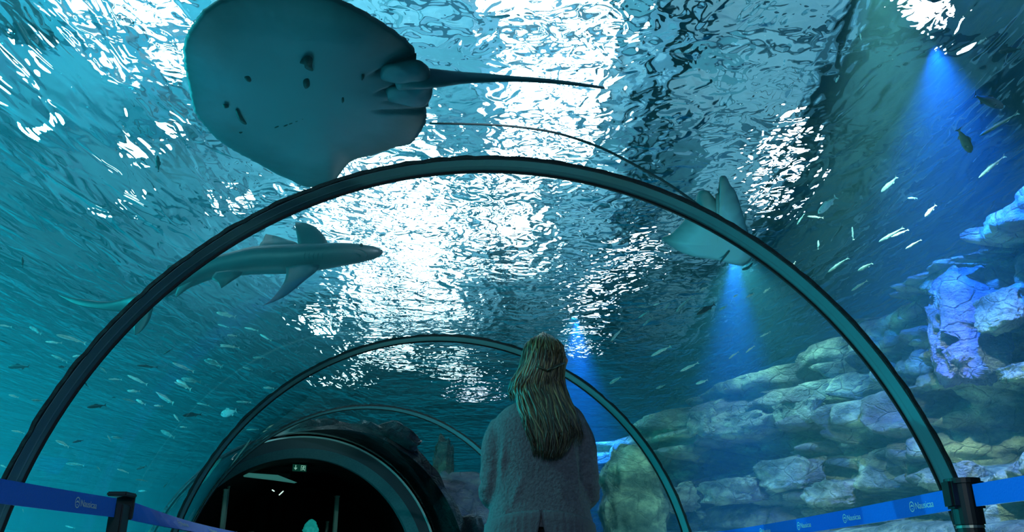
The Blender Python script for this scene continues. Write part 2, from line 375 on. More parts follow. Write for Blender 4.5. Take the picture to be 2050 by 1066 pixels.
# ------------------------------------------------------------------ the body of water (the tunnel is left out of it)
def water_body():
    bm = bmesh.new(); box(bm, ((X0+X1)/2, (Y0+Y1)/2, (SURF+.03-.95)/2), (X1-X0, Y1-Y0, SURF+.03+.95))
    bmesh.ops.recalc_face_normals(bm, faces=bm.faces)
    rings = []; n = 60
    for j in range(n+1):
        y = -6.95+(15.9+6.95)*j/n
        rg = [tpt(y, A0+(A1-A0)*k/48, TR+.02) for k in range(49)]
        x, d = path(y); a = -math.atan(d); s = Vector((cos(a), sin(a), 0))
        rg += [Vector((x, y, -.3))-s*(BR+.02), Vector((x, y, -.3))+s*(BR+.02)]
        rings.append(rg)
    v, f = loft(rings)
    vs = [bm.verts.new(p) for p in v]; fs = [bm.faces.new([vs[i] for i in q]) for q in f]
    bmesh.ops.recalc_face_normals(bm, faces=fs); bmesh.ops.reverse_faces(bm, faces=fs)
    me = bpy.data.meshes.new('water'); bm.to_mesh(me); bm.free(); o = bpy.data.objects.new('water', me); COL.objects.link(o)
    m = bpy.data.materials.new('tank_water'); m.use_nodes = True; nt = m.node_tree; nt.nodes.clear()
    out = nt.nodes.new('ShaderNodeOutputMaterial'); sc = nt.nodes.new('ShaderNodeVolumeScatter'); ab = nt.nodes.new('ShaderNodeVolumeAbsorption'); ad = nt.nodes.new('ShaderNodeAddShader')
    sc.inputs['Color'].default_value = (.25, .85, 1, 1); sc.inputs['Density'].default_value = WD; sc.inputs['Anisotropy'].default_value = .2
    ab.inputs['Color'].default_value = (.25, .85, .95, 1); ab.inputs['Density'].default_value = WA
    nt.links.new(sc.outputs[0], ad.inputs[0]); nt.links.new(ab.outputs[0], ad.inputs[1]); nt.links.new(ad.outputs[0], out.inputs['Volume'])
    me.materials.append(m); tag(o, kind='structure')
WD, WA = .032, .036
water_body()
# ------------------------------------------------------------------ rocks
def fbm(p, o=4, l=2.0, g=.5):
    a = 1; s = 0; q = Vector(p)
    for _ in range(o):
        s += a*mnoise.noise(q); q = q*l; a *= g
    return s
def rock_mat(name, c1, c2, c3, scale=2.2, bump=.9):
    m = bpy.data.materials.new(name); m.use_nodes = True; nt = m.node_tree; b = nt.nodes['Principled BSDF']; L = nt.links.new; N = nt.nodes.new
    tc = N('ShaderNodeTexCoord'); mp = N('ShaderNodeMapping'); mp.inputs['Scale'].default_value = (1, 1, 1.5); L(tc.outputs['Object'], mp.inputs[0])
    n = N('ShaderNodeTexNoise'); n.inputs['Scale'].default_value = scale; n.inputs['Detail'].default_value = 8; n.inputs['Roughness'].default_value = .62; L(mp.outputs[0], n.inputs['Vector'])
    r = N('ShaderNodeValToRGB'); L(n.outputs['Fac'], r.inputs[0])
    r.color_ramp.elements[0].position = .34; r.color_ramp.elements[0].color = c1
    r.color_ramp.elements[1].position = .68; r.color_ramp.elements[1].color = c3
    x = r.color_ramp.elements.new(.5); x.color = c2
    n2 = N('ShaderNodeTexNoise'); n2.inputs['Scale'].default_value = scale*.45; n2.inputs['Detail'].default_value = 3; L(tc.outputs['Object'], n2.inputs['Vector'])
    r2 = N('ShaderNodeValToRGB'); L(n2.outputs['Fac'], r2.inputs[0]); r2.color_ramp.elements[0].position = .45; r2.color_ramp.elements[1].position = .62
    mx = N('ShaderNodeMix'); mx.data_type = 'RGBA'; L(r2.outputs[0], mx.inputs[0]); L(r.outputs[0], mx.inputs[6]); mx.inputs[7].default_value = (c2[0]*1.3, c2[1]*.8, c2[2]*1.4, 1)
    m2 = N('ShaderNodeMath'); m2.operation = 'MULTIPLY'; L(r2.outputs[0], m2.inputs[0]); m2.inputs[1].default_value = .5; L(m2.outputs[0], mx.inputs[0])
    L(mx.outputs[2], b.inputs['Base Color']); b.inputs['Roughness'].default_value = .75
    n3 = N('ShaderNodeTexNoise'); n3.inputs['Scale'].default_value = 5; n3.inputs['Detail'].default_value = 8; n3.inputs['Roughness'].default_value = .65; L(mp.outputs[0], n3.inputs['Vector'])
    bp = N('ShaderNodeBump'); bp.inputs['Strength'].default_value = bump; bp.inputs['Distance'].default_value = .30
    vo = N('ShaderNodeTexVoronoi'); vo.feature = 'DISTANCE_TO_EDGE'; vo.inputs['Scale'].default_value = 4.5; L(n3.outputs['Color'], vo.inputs['Vector'])
    va = N('ShaderNodeMix'); va.data_type = 'VECTOR'; va.inputs[0].default_value = .12; L(mp.outputs[0], va.inputs[4]); L(n3.outputs['Color'], va.inputs[5]); L(va.outputs[1], vo.inputs['Vector'])
    vr = N('ShaderNodeMapRange'); vr.inputs['From Max'].default_value = .05; vr.inputs['To Max'].default_value = .22; L(vo.outputs['Distance'], vr.inputs['Value'])
    hs = N('ShaderNodeMath'); hs.operation = 'ADD'; L(n3.outputs['Fac'], hs.inputs[0]); L(vr.outputs[0], hs.inputs[1]); L(hs.outputs[0], bp.inputs['Height']); L(bp.outputs[0], b.inputs['Normal'])
    return m
stone = rock_mat('weathered_sandstone', srgb(40, 50, 50), srgb(118, 122, 104), srgb(225, 220, 172))
slate = rock_mat('dark_wet_slate', srgb(26, 32, 34), srgb(56, 64, 66), srgb(110, 122, 120), scale=3)
slate.node_tree.nodes['Principled BSDF'].inputs['Roughness'].default_value = .38
WOFF = 4.15
def wallx(y):
    return bend_path(y)[0]+WOFF+.25*sin(y*.8+1)
def wall_hit(px, py):
    """y, z where the sight line meets the rock face"""
    d = ray(px, py); lo, hi = .5, 40
    for _ in range(60):
        m = (lo+hi)/2
        if d.x/d.y*m < wallx(m): lo = m
        else: hi = m
    return lo, CAMZ+d.z/d.y*lo
TOPK = [(0, 3.2), (5.5, 3.24), (6.8, 3.12), (8.2, 3.1), (9.5, 2.85), (11, 2.4), (13, 2.2), (20, 2.0)]
# hollows, clefts: (px, py, radius along y, radius along z, depth, rotation in the y-z plane)
HOLES = [(1895, 608, .06, .05, .30, 0), (1892, 634, .05, .04, .25, 0), (1914, 652, .06, .055, .35, 0), (1926, 684, .09, .07, .4, 0), (1918, 708, .05, .05, .25, 0),
         (1955, 577, .13, .05, .35, .5), (2021, 562, .10, .09, .35, .3), (2001, 530, .10, .04, .12, .6), (1810, 690, .16, .07, .30, .3), (1815, 715, .12, .04, .15, .1),
         (1856, 684, .04, .04, .15, 0), (2010, 672, .42, .26, .75, .25), (1920, 850, .50, .34, .95, .1), (1985, 800, .35, .20, .7, .1), (1820, 810, .35, .12, .4, .15),
         (1460, 905, .9, .13, .6, .05), (1390, 935, .7, .12, .5, .0), (1675, 760, .14, .20, .35, 0), (1560, 760, .2, .1, .25, 0), (1700, 880, .3, .12, .35, .1), (1600, 960, .3, .09, .3, .1), (1730, 1010, .5, .1, .35, 0)]
# clefts as polylines in the picture: (points, half width m, depth)
CLEFTS = [([(1750, 668), (1800, 640), (1860, 608), (1895, 572)], .035, .30), ([(1795, 755), (1850, 735), (1905, 722), (1945, 710)], .06, .42), ([(1945, 712), (1965, 735), (1985, 748), (2050, 728)], .05, .35),
          ([(1868, 608), (1880, 650), (1902, 690), (1910, 715)], .035, .35), ([(1940, 590), (1955, 640), (1975, 700), (1985, 745)], .04, .22), ([(1762, 692), (1810, 668), (1850, 655)], .015, .12),
          ([(1620, 680), (1628, 760), (1625, 860), (1650, 940)], .09, .42), ([(1680, 700), (1700, 780), (1735, 860), (1755, 950)], .07, .32), ([(1540, 850), (1600, 820), (1690, 790), (1790, 760)], .04, .25),
          ([(1360, 965), (1450, 930), (1540, 900), (1640, 850)], .05, .3), ([(1780, 940), (1850, 925), (1950, 900), (2050, 870)], .05, .3), ([(1260, 905), (1310, 890), (1360, 880)], .04, .2), ([(1420, 800), (1500, 790), (1560, 740), (1610, 720)], .03, .2),
          ([(1304, 920), (1308, 990), (1300, 1060)], .06, .3), ([(1370, 860), (1365, 930)], .05, .25), ([(1530, 890), (1520, 960), (1560, 1050)], .07, .3), ([(1400, 990), (1500, 960), (1620, 940)], .03, .2), ([(1700, 640), (1760, 590), (1850, 530)], .05, .25), ([(1972, 520), (1950, 570), (1945, 600)], .03, .15)]
def build_rock_wall():
    ys = []; y = 1.0
    while y < 21: ys.append(y); y += .022+.0028*max(y-5.0, 0)
    nz = 190
    H = [(wall_hit(a, b), ry, rz, d, ro) for a, b, ry, rz, d, ro in HOLES]
    C = []
    for pts, w, d in CLEFTS:
        q = [wall_hit(*p) for p in pts]; C.append((q, w, d))
    Y = np.array(ys); U = np.linspace(0, 1, nz)
    top = np.array([interp(TOPK, y)+.12*fbm((y*.9, 3, 0), 3) for y in ys])
    Z = -.9+(top[:, None]+.9)*np.clip(U/.86, 0, 1)[None, :]
    back = np.clip((U-.86)/.14, 0, 1)
    Zf = Z+.10*np.sin(back*1.6)[None, :]
    YY = np.repeat(Y[:, None], nz, 1)
    # strata: beds whose boundaries wander
    rel = np.zeros_like(Z)
    rnd = random.Random(4); beds = []; z = -1.2
    while z < 4.2:
        h = rnd.uniform(.20, .52); beds.append((z, rnd.uniform(-.13, .13))); z += h
    n1 = np.empty_like(Z); n2 = np.empty_like(Z); n3 = np.empty_like(Z); rg_ = np.empty_like(Z)
    for i, y in enumerate(ys):
        for j in range(nz):
            z = Z[i, j]
            r1 = fbm(Vector((y*1.5+z*.6, z*1.9-y*.4, 11)), 5); rg_[i, j] = abs(r1); n1[i, j] = mnoise.noise(Vector((y*.75, z*.8, 1))); n2[i, j] = fbm(Vector((y*2.2, z*2.8, 7)), 4); n3[i, j] = mnoise.noise(Vector((y*9, z*12, 3)))
    zz = Zf+.10*n1+.04*n2-.03*(YY-8)
    bz = np.array([b[0] for b in beds]); bo = np.array([b[1] for b in beds])
    k = np.clip(np.searchsorted(bz, zz)-1, 0, len(bz)-2)
    fr = (zz-bz[k])/(bz[k+1]-bz[k])
    # blocks along each bed
    per = .9+.55*np.sin(k*2.3)
    ph = (YY+.25*n1+.10*n2)/per+k*.37; cell = np.floor(ph); fc = ph-cell
    hsh = np.sin(cell*12.9898+k*78.233)*43758.5453; hsh = hsh-np.floor(hsh)
    rel += bo[k]+(hsh-.5)*.34+(fc-.5)*(hsh-.3)*.22+(fr-.5)*.10
    edge = np.minimum(np.minimum(fr, 1-fr)*(bz[k+1]-bz[k]), np.minimum(fc, 1-fc)*per)
    rel += .13*np.exp(-(edge/.025)**2)+.05*np.exp(-(edge/.07)**2)
    rel += -.16*n1-.10*n2-.030*n3-.22*(.22-np.minimum(rg_, .22))*-1
    for (hy, hz), ry, rz, d, ro in H:
        dy = YY-hy; dz = Z-hz; a = dy*cos(ro)-dz*sin(ro); b = dy*sin(ro)+dz*cos(ro)
        q = (a/ry)**2+(b/rz)**2*(1+.5*n2); rel += d*np.exp(-np.clip(q, 0, 60)**2.2)
    for q, w, d in C:
        best = np.full_like(Z, 9.0)
        for (ay, az), (by, bz_) in zip(q, q[1:]):
            vy, vz = by-ay, bz_-az; L2 = vy*vy+vz*vz+1e-9
            t = np.clip(((YY-ay)*vy+(Z-az)*vz)/L2, 0, 1)
            best = np.minimum(best, np.hypot(YY-ay-t*vy, Z-az-t*vz))
        rel += 1.4*d*np.exp(-(np.maximum(best+.03*n2, 0)/(1.0*w))**2)
    px = np.array([wallx(y) for y in ys])
    # a darker band set back under the brow, feet of the face pushed out towards the tunnel
    X = px[:, None]+rel-.35*np.clip(1-(Z+.9)/1.6, 0, 1)+back[None, :]*2.2
    X = np.where(back[None, :] > 0, px[:, None]+rel*(1-back[None, :])+back[None, :]*2.2, X)
    v = np.stack([X, YY, Zf], -1).reshape(-1, 3)
    ny = len(ys); f = [(i*nz+j, i*nz+j+1, (i+1)*nz+j+1, (i+1)*nz+j) for i in range(ny-1) for j in range(nz-1)]
    print('rock verts', len(v))
    o = mesh('rock_wall', v.tolist(), f, stone, kind='structure'); o['label'] = 'long bedded sandstone rock face running beside the tunnel'
    return o
RW = build_rock_wall()
def boulder(name, loc, s, seed, m, parent=None, lay=0.0, yaw=0.0, sub=5, sq=.55, amp=.12, tilt=0, **k):
    bm = bmesh.new(); bmesh.ops.create_icosphere(bm, subdivisions=sub, radius=1.0)
    E = Matrix.Rotation(yaw, 3, 'Z') @ Matrix.Rotation(tilt, 3, 'Y')
    for v in bm.verts:
        p = v.co.copy(); q = Vector([math.copysign(abs(c)**sq, c) for c in p])
        n = fbm(q*1.6+Vector((seed*7.1, seed, 0)), 5); n -= .35*abs(fbm(q*3+Vector((seed, 0, 3)), 3)); q *= 1+amp*n*1.6
        if lay: q.x *= 1+.09*sin(q.z*lay+n*2); q.y *= 1+.09*sin(q.z*lay+n*2)
        q = Vector((q.x*s[0]*.5, q.y*s[1]*.5, q.z*s[2]*.5)); v.co = E @ q
    o = bmobj(name, bm, m, None, smooth=True, **k); o.location = loc
    if parent is not None: o.parent = parent
    return o
def on_wall(px, py, dx=0.0):
    y, z = wall_hit(px, py); return Vector((wallx(y)+dx, y, z))
# slabs and blocks that stand proud of the face
SL = [(1985, 620, .3, .55, .30, 4), (1870, 560, .3, .6, .20, 6),
      (1580, 830, .3, .75, .30, 9), (1480, 850, .3, .8, .26, 10), (1560, 950, .4, 1.0, .34, 11), (1450, 985, .4, 1.1, .28, 12), (1650, 990, .4, .8, .26, 13), (1880, 955, .4, .7, .20, 15), (1400, 850, .35, .6, .34, 16), (1870, 760, .25, .7, .14, 17), (2030, 745, .3, .5, .14, 18), (1335, 1000, .3, .8, .3, 19)]
for px, py, sx, sy, sz, sd in SL:
    p = on_wall(px, py, .10); d = bend_path(p.y)[1]
    boulder('rock_block', p, (sx*.75, sy*.72, sz*.9), sd, stone, RW, yaw=-math.atan(d)*1.0, sub=5, sq=.42, amp=.16, lay=0)
def holey_block():
    p = on_wall(1908, 655, .12); hs = [((1895, 600), .045), ((1888, 628), .035), ((1912, 645), .045), ((1905, 676), .04), ((1926, 684), .06), ((1916, 712), .04), ((1935, 655), .03)]
    H = [(wall_hit(*q), r) for q, r in hs]
    bm = bmesh.new(); bmesh.ops.create_icosphere(bm, subdivisions=7, radius=1.0)
    for v in bm.verts:
        q = Vector([math.copysign(abs(c)**.5, c) for c in v.co]); n = fbm(q*2+Vector((3, 9, 1)), 5)
        q *= 1+.16*n; tilt = -.22
        loc = Vector((q.x*.26, q.y*(.19-.03*q.z), q.z*.42)); loc.y += tilt*loc.z
        if q.x < -.2:
            for (hy, hz), r in H:
                d = math.hypot(p.y+loc.y-hy, p.z+loc.z-hz)/r
                if d < 2.2: loc.x += .30*math.exp(-d**4)-.02*math.exp(-((d-1.25)/.3)**2)
        v.co = loc
    o = bmobj('rock_block', bm, holey, RW, smooth=True); o.location = p; o['label'] = 'pale upright block of rock riddled with dark holes'
holey = rock_mat('pale_pitted_rock', srgb(80, 88, 100), srgb(128, 128, 144), srgb(180, 180, 165), scale=4)
holey_block()
# free standing rocks on the tank floor
def free_rock(px, D, ztop, s, sd, label, lay=0, m=None, sq=.5):
    p = at(px, 1066, D); p.z = ztop-s[2]/2
    boulder('boulder', p, s, sd, m or stone, RW, lay=lay, sq=sq, label=label, sub=5)
pinky = rock_mat('mauve_sandstone', srgb(90, 88, 100), srgb(150, 138, 155), srgb(200, 185, 175), scale=2.5)
free_rock(1272, 9.8, 2.02, (.78, .7, 3.1), 31, 'tall layered rock pillar beyond the rib beside the woman, banded near its foot', lay=22)
free_rock(925, 13.0, 2.15, (1.6, 1.2, 3.2), 32, 'mauve and yellow-tinted rock standing between the portal and the woman', m=pinky)
free_rock(985, 12.2, 1.55, (1.1, 1.0, 2.5), 33, 'lower bluish rock half hidden by the woman\'s left elbow', m=pinky)
free_rock(1215, 8.6, 1.02, (.36, .34, 1.9), 34, 'small rounded rock low beside the woman\'s right hip, below the pillar')
free_rock(884, 14.5, 2.85, (.42, .4, 4.3), 35, 'pale slender rock spur lit teal behind the portal\'s rocky rim', lay=6)  # rock form added in place of a teal reflection
free_rock(405, 10.2, 1.25, (1.5, .9, 2.2), 36, 'low blue-lit rock beside the portal frame above the belt')
# ------------------------------------------------------------------ portal at the far end and the dark room behind it
PY = 10.0; PX, PD = path(PY); PYAW = -math.atan(PD)
# the doorway's own axes
PF = Vector((-sin(PYAW), cos(PYAW), 0)); PS = Vector((cos(PYAW), sin(PYAW), 0)); PO = Vector((PX, PY, 0))
def pp(s, z, f=0.0): return PO+PS*s+Vector((0, 0, z))+PF*f
portal = empty('portal', PO, 'dark round-arched portal ringed with slate at the end of the tunnel', 'portal')
def arch(nm, sec, m, a0=R(-14), a1=R(194), n=96, parent=portal, smooth=False):
    rings = []
    for i in range(n+1):
        t = a0+(a1-a0)*i/n; rings.append([pp(r*cos(t), TC+r*sin(t), o)-PO for r, o in sec])
    v, f = loft(rings); return mesh(nm, v, f, m, parent, smooth=smooth)
ring_dark = mat('portal_ring_paint', srgb(16, 42, 50), .55); ring_pale = mat('portal_chamfer_paint', srgb(62, 100, 104), .6, noise=srgb(54, 90, 96), nscale=50)
trim_m = mat('polished_trim', srgb(200, 215, 210), .4, metal=.1)
arch('outer_ring', [(1.565, -.06), (1.685, -.10), (1.685, .10), (1.565, .10)], ring_dark)
arch('inner_ring', [(1.47, .06), (1.565, -.062), (1.565, .12), (1.47, .12)], ring_pale)
arch('metal_trim', [(1.683, -.125), (1.700, -.125), (1.700, -.095), (1.683, -.095)], trim_m)
BK = Vector((-.238, 1, 0)).normalized()      # the room behind runs along this line
def pb(s, z, f=0.0):
    return pp(s, z, f) if f < 0 else pp(s, z, 0)+BK*f
# rocky collar over the end of the acrylic, of overlapping slabs
def collar():
    rings = []; n = 150; prof = [(-.95, .00), (-.85, .10), (-.6, .16), (-.3, .22), (0.0, .24), (.4, .24), (1.0, .22), (2.4, .16)]
    rings = []
    for i in range(n+1):
        t = R(-16)+(R(196)-R(-16))*i/n; rg = []
        side = max(0, cos(t)); w = min(1, max(0, (cos(t)+.45)/.75)); w = w*w*(3-2*w)     # thin and short on the open water side
        for k, (o, h) in enumerate(prof):
            q = Vector((cos(t)*3, sin(t)*3, o*2))
            nn = fbm(q, 4)
            hh = TR+.035+(h*(.42+.85*side)+.05*nn+.04*mnoise.noise(q*3))*(1 if k else 0.2)*(.12+.88*w); o2 = o if o > 0 else o*(.1+.9*w)
            rg.append(pb(hh*cos(t), TC+hh*sin(t), o2*(.7 if k < 2 else 1)+.10*w*mnoise.noise(q*1.2+Vector((5, 0, 0))))-PO)
        for o in (2.4, -.8*(.1+.9*w)):
            rg.append(pb((TR+.022)*cos(t), TC+(TR+.022)*sin(t), o)-PO)
        rings.append(rg)
    v, f = loft(rings); return mesh('rock_collar', v, f, slate, portal, smooth=False)
RC = collar()
rs = random.Random(9)
for i in range(20):
    t = R(-8+i*5.3+rs.uniform(-2, 2)); r = TR+.11+.14*max(0, cos(t))+rs.uniform(0, .03)
    o = rs.uniform(-.55, .35); p = pp(r*cos(t), TC+r*sin(t), o)-PO
    b = boulder('slab', (0, 0, 0), (.10+.04*rs.random(), .55+.3*rs.random(), .32+.2*rs.random()), 50+i, slate, RC, sub=3, sq=.4, amp=.14)
    E = Matrix((PS*cos(t)+Vector((0, 0, sin(t))), PF, Vector((0, 0, cos(t)))-PS*sin(t))).transposed()
    b.rotation_euler = (E @ Matrix.Rotation(rs.uniform(-.25, .25), 3, 'X')).to_euler(); b.location = p
# room behind: floor, walls, ceiling
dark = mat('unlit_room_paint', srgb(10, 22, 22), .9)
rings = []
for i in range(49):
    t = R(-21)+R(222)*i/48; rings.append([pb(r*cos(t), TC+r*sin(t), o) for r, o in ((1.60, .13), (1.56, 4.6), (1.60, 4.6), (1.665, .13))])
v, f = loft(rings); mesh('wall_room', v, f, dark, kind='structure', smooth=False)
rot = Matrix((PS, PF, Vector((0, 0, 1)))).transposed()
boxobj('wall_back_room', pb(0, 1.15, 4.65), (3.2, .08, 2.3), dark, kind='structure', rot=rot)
# fittings seen inside the dark room
def room_at(px, py, f):
    """point at depth f behind the doorway seen at px,py"""
    d = ray(px, py); k = ((PO+PF*f)-Vector((0, 0, CAMZ))).dot(PF)/d.dot(PF); return Vector((0, 0, CAMZ))+d*k
EXM = mat('exit_sign_green', srgb(18, 90, 72), .5, emit=srgb(14, 78, 62), estr=.3); EXW = mat('exit_sign_white', (.8, 1, .9, 1), .5, emit=srgb(150, 215, 190), estr=.5)
p = room_at(599, 938, 1.4)
es = empty('exit_sign', p, 'small dim green exit sign with a down arrow and running man in the portal', 'sign'); es.rotation_euler = (0, 0, PYAW)
boxobj('sign_box', (0, 0, 0), (.20, .03, .10), mat('sign_housing', srgb(8, 30, 28), .5), es, bev=.004)
boxobj('sign_face', (0, -.017, 0), (.188, .004, .088), EXM, es)
bm = bmesh.new()
box(bm, (-.055, -.021, .012), (.010, .003, .046))
v_ = [bm.verts.new(c) for c in ((-.080, -.0215, .0), (-.030, -.0215, .0), (-.055, -.0215, -.030))]; bm.faces.new(v_)
bmobj('arrow', bm, EXW, es)
bm = bmesh.new()      # door outline and running figure
for c, s, a in (((.020, 0, .0), (.006, .003, .066), 0), ((.074, 0, .0), (.006, .003, .066), 0), ((.047, 0, .031), (.054, .003, .006), 0), ((.047, 0, .004), (.012, .003, .026), .3), ((.056, 0, -.016), (.007, .003, .026), -.7), ((.040, 0, -.018), (.007, .003, .024), .6), ((.058, 0, .008), (.020, .003, .005), -.5), ((.036, 0, .006), (.018, .003, .005), .6)):
    box(bm, (c[0], -.021, c[2]), s, Matrix.Rotation(a, 3, 'Y'))
bmesh.ops.create_uvsphere(bm, u_segments=10, v_segments=6, radius=.006, matrix=Matrix.Translation((.052, -.021, .023)))
bmobj('running_man', bm, EXW, es)
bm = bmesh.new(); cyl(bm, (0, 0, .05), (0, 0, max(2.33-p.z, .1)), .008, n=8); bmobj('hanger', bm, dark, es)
post_m = mat('glazed_door_edge', srgb(110, 150, 130), .4, emit=None)
def post(px, pyt, f, w, label, m=post_m):
    p = room_at(px, pyt, f); t = empty('glass_door_post', (p.x, p.y, 0), label, 'post', 'pale upright posts in the dark room', rz=PYAW)
    boxobj('upright', (0, 0, (p.z+.02)/2-.0), (w, .05, p.z-.02), m, t, bev=.004); boxobj('cap', (0, 0, p.z), (w*1.15, .06, .02), m, t); boxobj('base_plate', (0, 0, .008), (.10, .10, .012), m, t)
    return t
post(452, 982, .75, .045, 'pale upright post just inside the portal at its darkest side')
post(458, 976, .9, .018, 'thin bright upright beside the first pale post inside the portal')
post(675, 995, 1.5, .05, 'pale green upright post in the middle of the dark portal')
post(655, 1046, 2.3, .035, 'short faint upright post next to the glowing teal lamp')
p = room_at(540, 958, 1.2)
t = empty('ceiling_light', (p.x, p.y, p.z), 'long wedge-shaped pale teal ceiling light panel inside the portal', 'light', rz=PYAW)
lm = mat('dim_teal_diffuser', srgb(60, 130, 122), .5, emit=srgb(58, 128, 122), estr=.5)
v = [(-.32, 0, .05), (.10, 0, .045), (.36, 0, -.035), (.08, 0, -.012), (-.34, 0, .012)]
v = v+[(a, b+.12, c) for a, b, c in v]
mesh('diffuser', v, [(0, 1, 2, 3, 4), (9, 8, 7, 6, 5)]+[(i, i+5, (i+1) % 5+5, (i+1) % 5) for i in range(5)], lm, t, smooth=False)
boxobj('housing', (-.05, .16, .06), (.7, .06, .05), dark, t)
for px, py, w, a, lab in ((547, 983, .045, .5, 'tiny bright warm spotlight left of the slanting tube inside the portal'), (563, 988, .085, -.8, 'tiny bright slanting light tube inside the portal')):
    p = room_at(px, py, 2.2); t = empty('small_lamp', p, lab, 'lamp', rz=PYAW)
    boxobj('light_tube', (0, 0, 0), (w, .012, .014), mat('lit_tube', (1, 1, 1, 1), emit=srgb(210, 240, 230), estr=1.0), t, rot=Matrix.Rotation(a, 3, 'Y'), bev=.004)
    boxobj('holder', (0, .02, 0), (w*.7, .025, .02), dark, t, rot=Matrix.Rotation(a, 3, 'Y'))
p = room_at(624, 1040, 1.7)
t = empty('glowing_figurine', (p.x, p.y, 0), 'rounded teal glowing display column low in the dark portal', 'lamp')
bm = bmesh.new(); bmesh.ops.create_icosphere(bm, subdivisions=4, radius=1)
for v in bm.verts:
    q = v.co; n = fbm(q*3, 3); r = (.10+.03*n)*(1-.35*max(q.z, 0)); v.co = Vector((q.x*r, q.y*r, p.z+q.z*.13-.13))
gm = mat('teal_glow', srgb(20, 150, 140), .5, emit=srgb(20, 150, 140), estr=.45, noise=srgb(60, 200, 190), nscale=14); bmobj('lit_coral', bm, gm, t, smooth=True)
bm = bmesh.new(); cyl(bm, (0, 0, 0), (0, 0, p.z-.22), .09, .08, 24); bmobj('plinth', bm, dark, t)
# ------------------------------------------------------------------ animals
def resample(pts, n, closed=True):
    P = [Vector(p) for p in pts]
    if closed: P = P+[P[0]]
    # Catmull-Rom through the points, then even arc length
    dense = []; m = len(P)-1
    for i in range(m):
        if closed: p0, p1, p2, p3 = P[(i-1) % m], P[i], P[i+1], P[(i+2) % m]
        else: p0, p1, p2, p3 = P[max(i-1, 0)], P[i], P[i+1], P[min(i+2, m)]
        for k in range(12):
            t = k/12; dense.append(.5*((2*p1)+(p2-p0)*t+(2*p0-5*p1+4*p2-p3)*t*t+(3*p1-p0-3*p2+p3)*t**3))
    dense.append(P[-1]); L = [0]
    for a, b in zip(dense, dense[1:]): L.append(L[-1]+(b-a).length)
    out = []; j = 0; cnt = n if closed else n-1
    for i in range(n):
        s = L[-1]*i/cnt
        while j < len(L)-2 and L[j+1] < s: j += 1
        u = (s-L[j])/max(L[j+1]-L[j], 1e-9); out.append(dense[j].lerp(dense[j+1], min(max(u, 0), 1)))
    return out
def two_sided(name, under, over, edge, amount=.5, scale=5, rough=.5):
    """pale belly, dark back by the local z of the normal; darker towards the fins' margins by a stored attribute"""
    m = bpy.data.materials.new(name); m.use_nodes = True; nt = m.node_tree; b = nt.nodes['Principled BSDF']; L = nt.links.new; N = nt.nodes.new
    tc = N('ShaderNodeTexCoord'); at_ = N('ShaderNodeAttribute'); at_.attribute_name = 'margin'; at2 = N('ShaderNodeAttribute'); at2.attribute_name = 'back'
    n = N('ShaderNodeTexNoise'); n.inputs['Scale'].default_value = scale; n.inputs['Detail'].default_value = 6; L(tc.outputs['Object'], n.inputs['Vector'])
    a = N('ShaderNodeMath'); a.operation = 'MULTIPLY_ADD'; L(n.outputs['Fac'], a.inputs[0]); a.inputs[1].default_value = .35; L(at_.outputs['Fac'], a.inputs[2])
    rr = N('ShaderNodeMapRange'); L(a.outputs[0], rr.inputs['Value']); rr.inputs['From Min'].default_value = .78; rr.inputs['From Max'].default_value = 1.25
    m1 = N('ShaderNodeMix'); m1.data_type = 'RGBA'; L(rr.outputs[0], m1.inputs[0]); m1.inputs[6].default_value = under; m1.inputs[7].default_value = edge
    m2 = N('ShaderNodeMix'); m2.data_type = 'RGBA'; L(at2.outputs['Fac'], m2.inputs[0]); L(m1.outputs[2], m2.inputs[6]); m2.inputs[7].default_value = over
    L(m2.outputs[2], b.inputs['Base Color']); b.inputs['Roughness'].default_value = rough
    bp = N('ShaderNodeBump'); bp.inputs['Strength'].default_value = .25; bp.inputs['Distance'].default_value = .02; L(n.outputs['Fac'], bp.inputs['Height']); L(bp.outputs[0], b.inputs['Normal'])
    return m
def attr(o, nm, vals):
    a = o.data.attributes.new(nm, 'FLOAT', 'POINT'); a.data.foreach_set('value', vals)
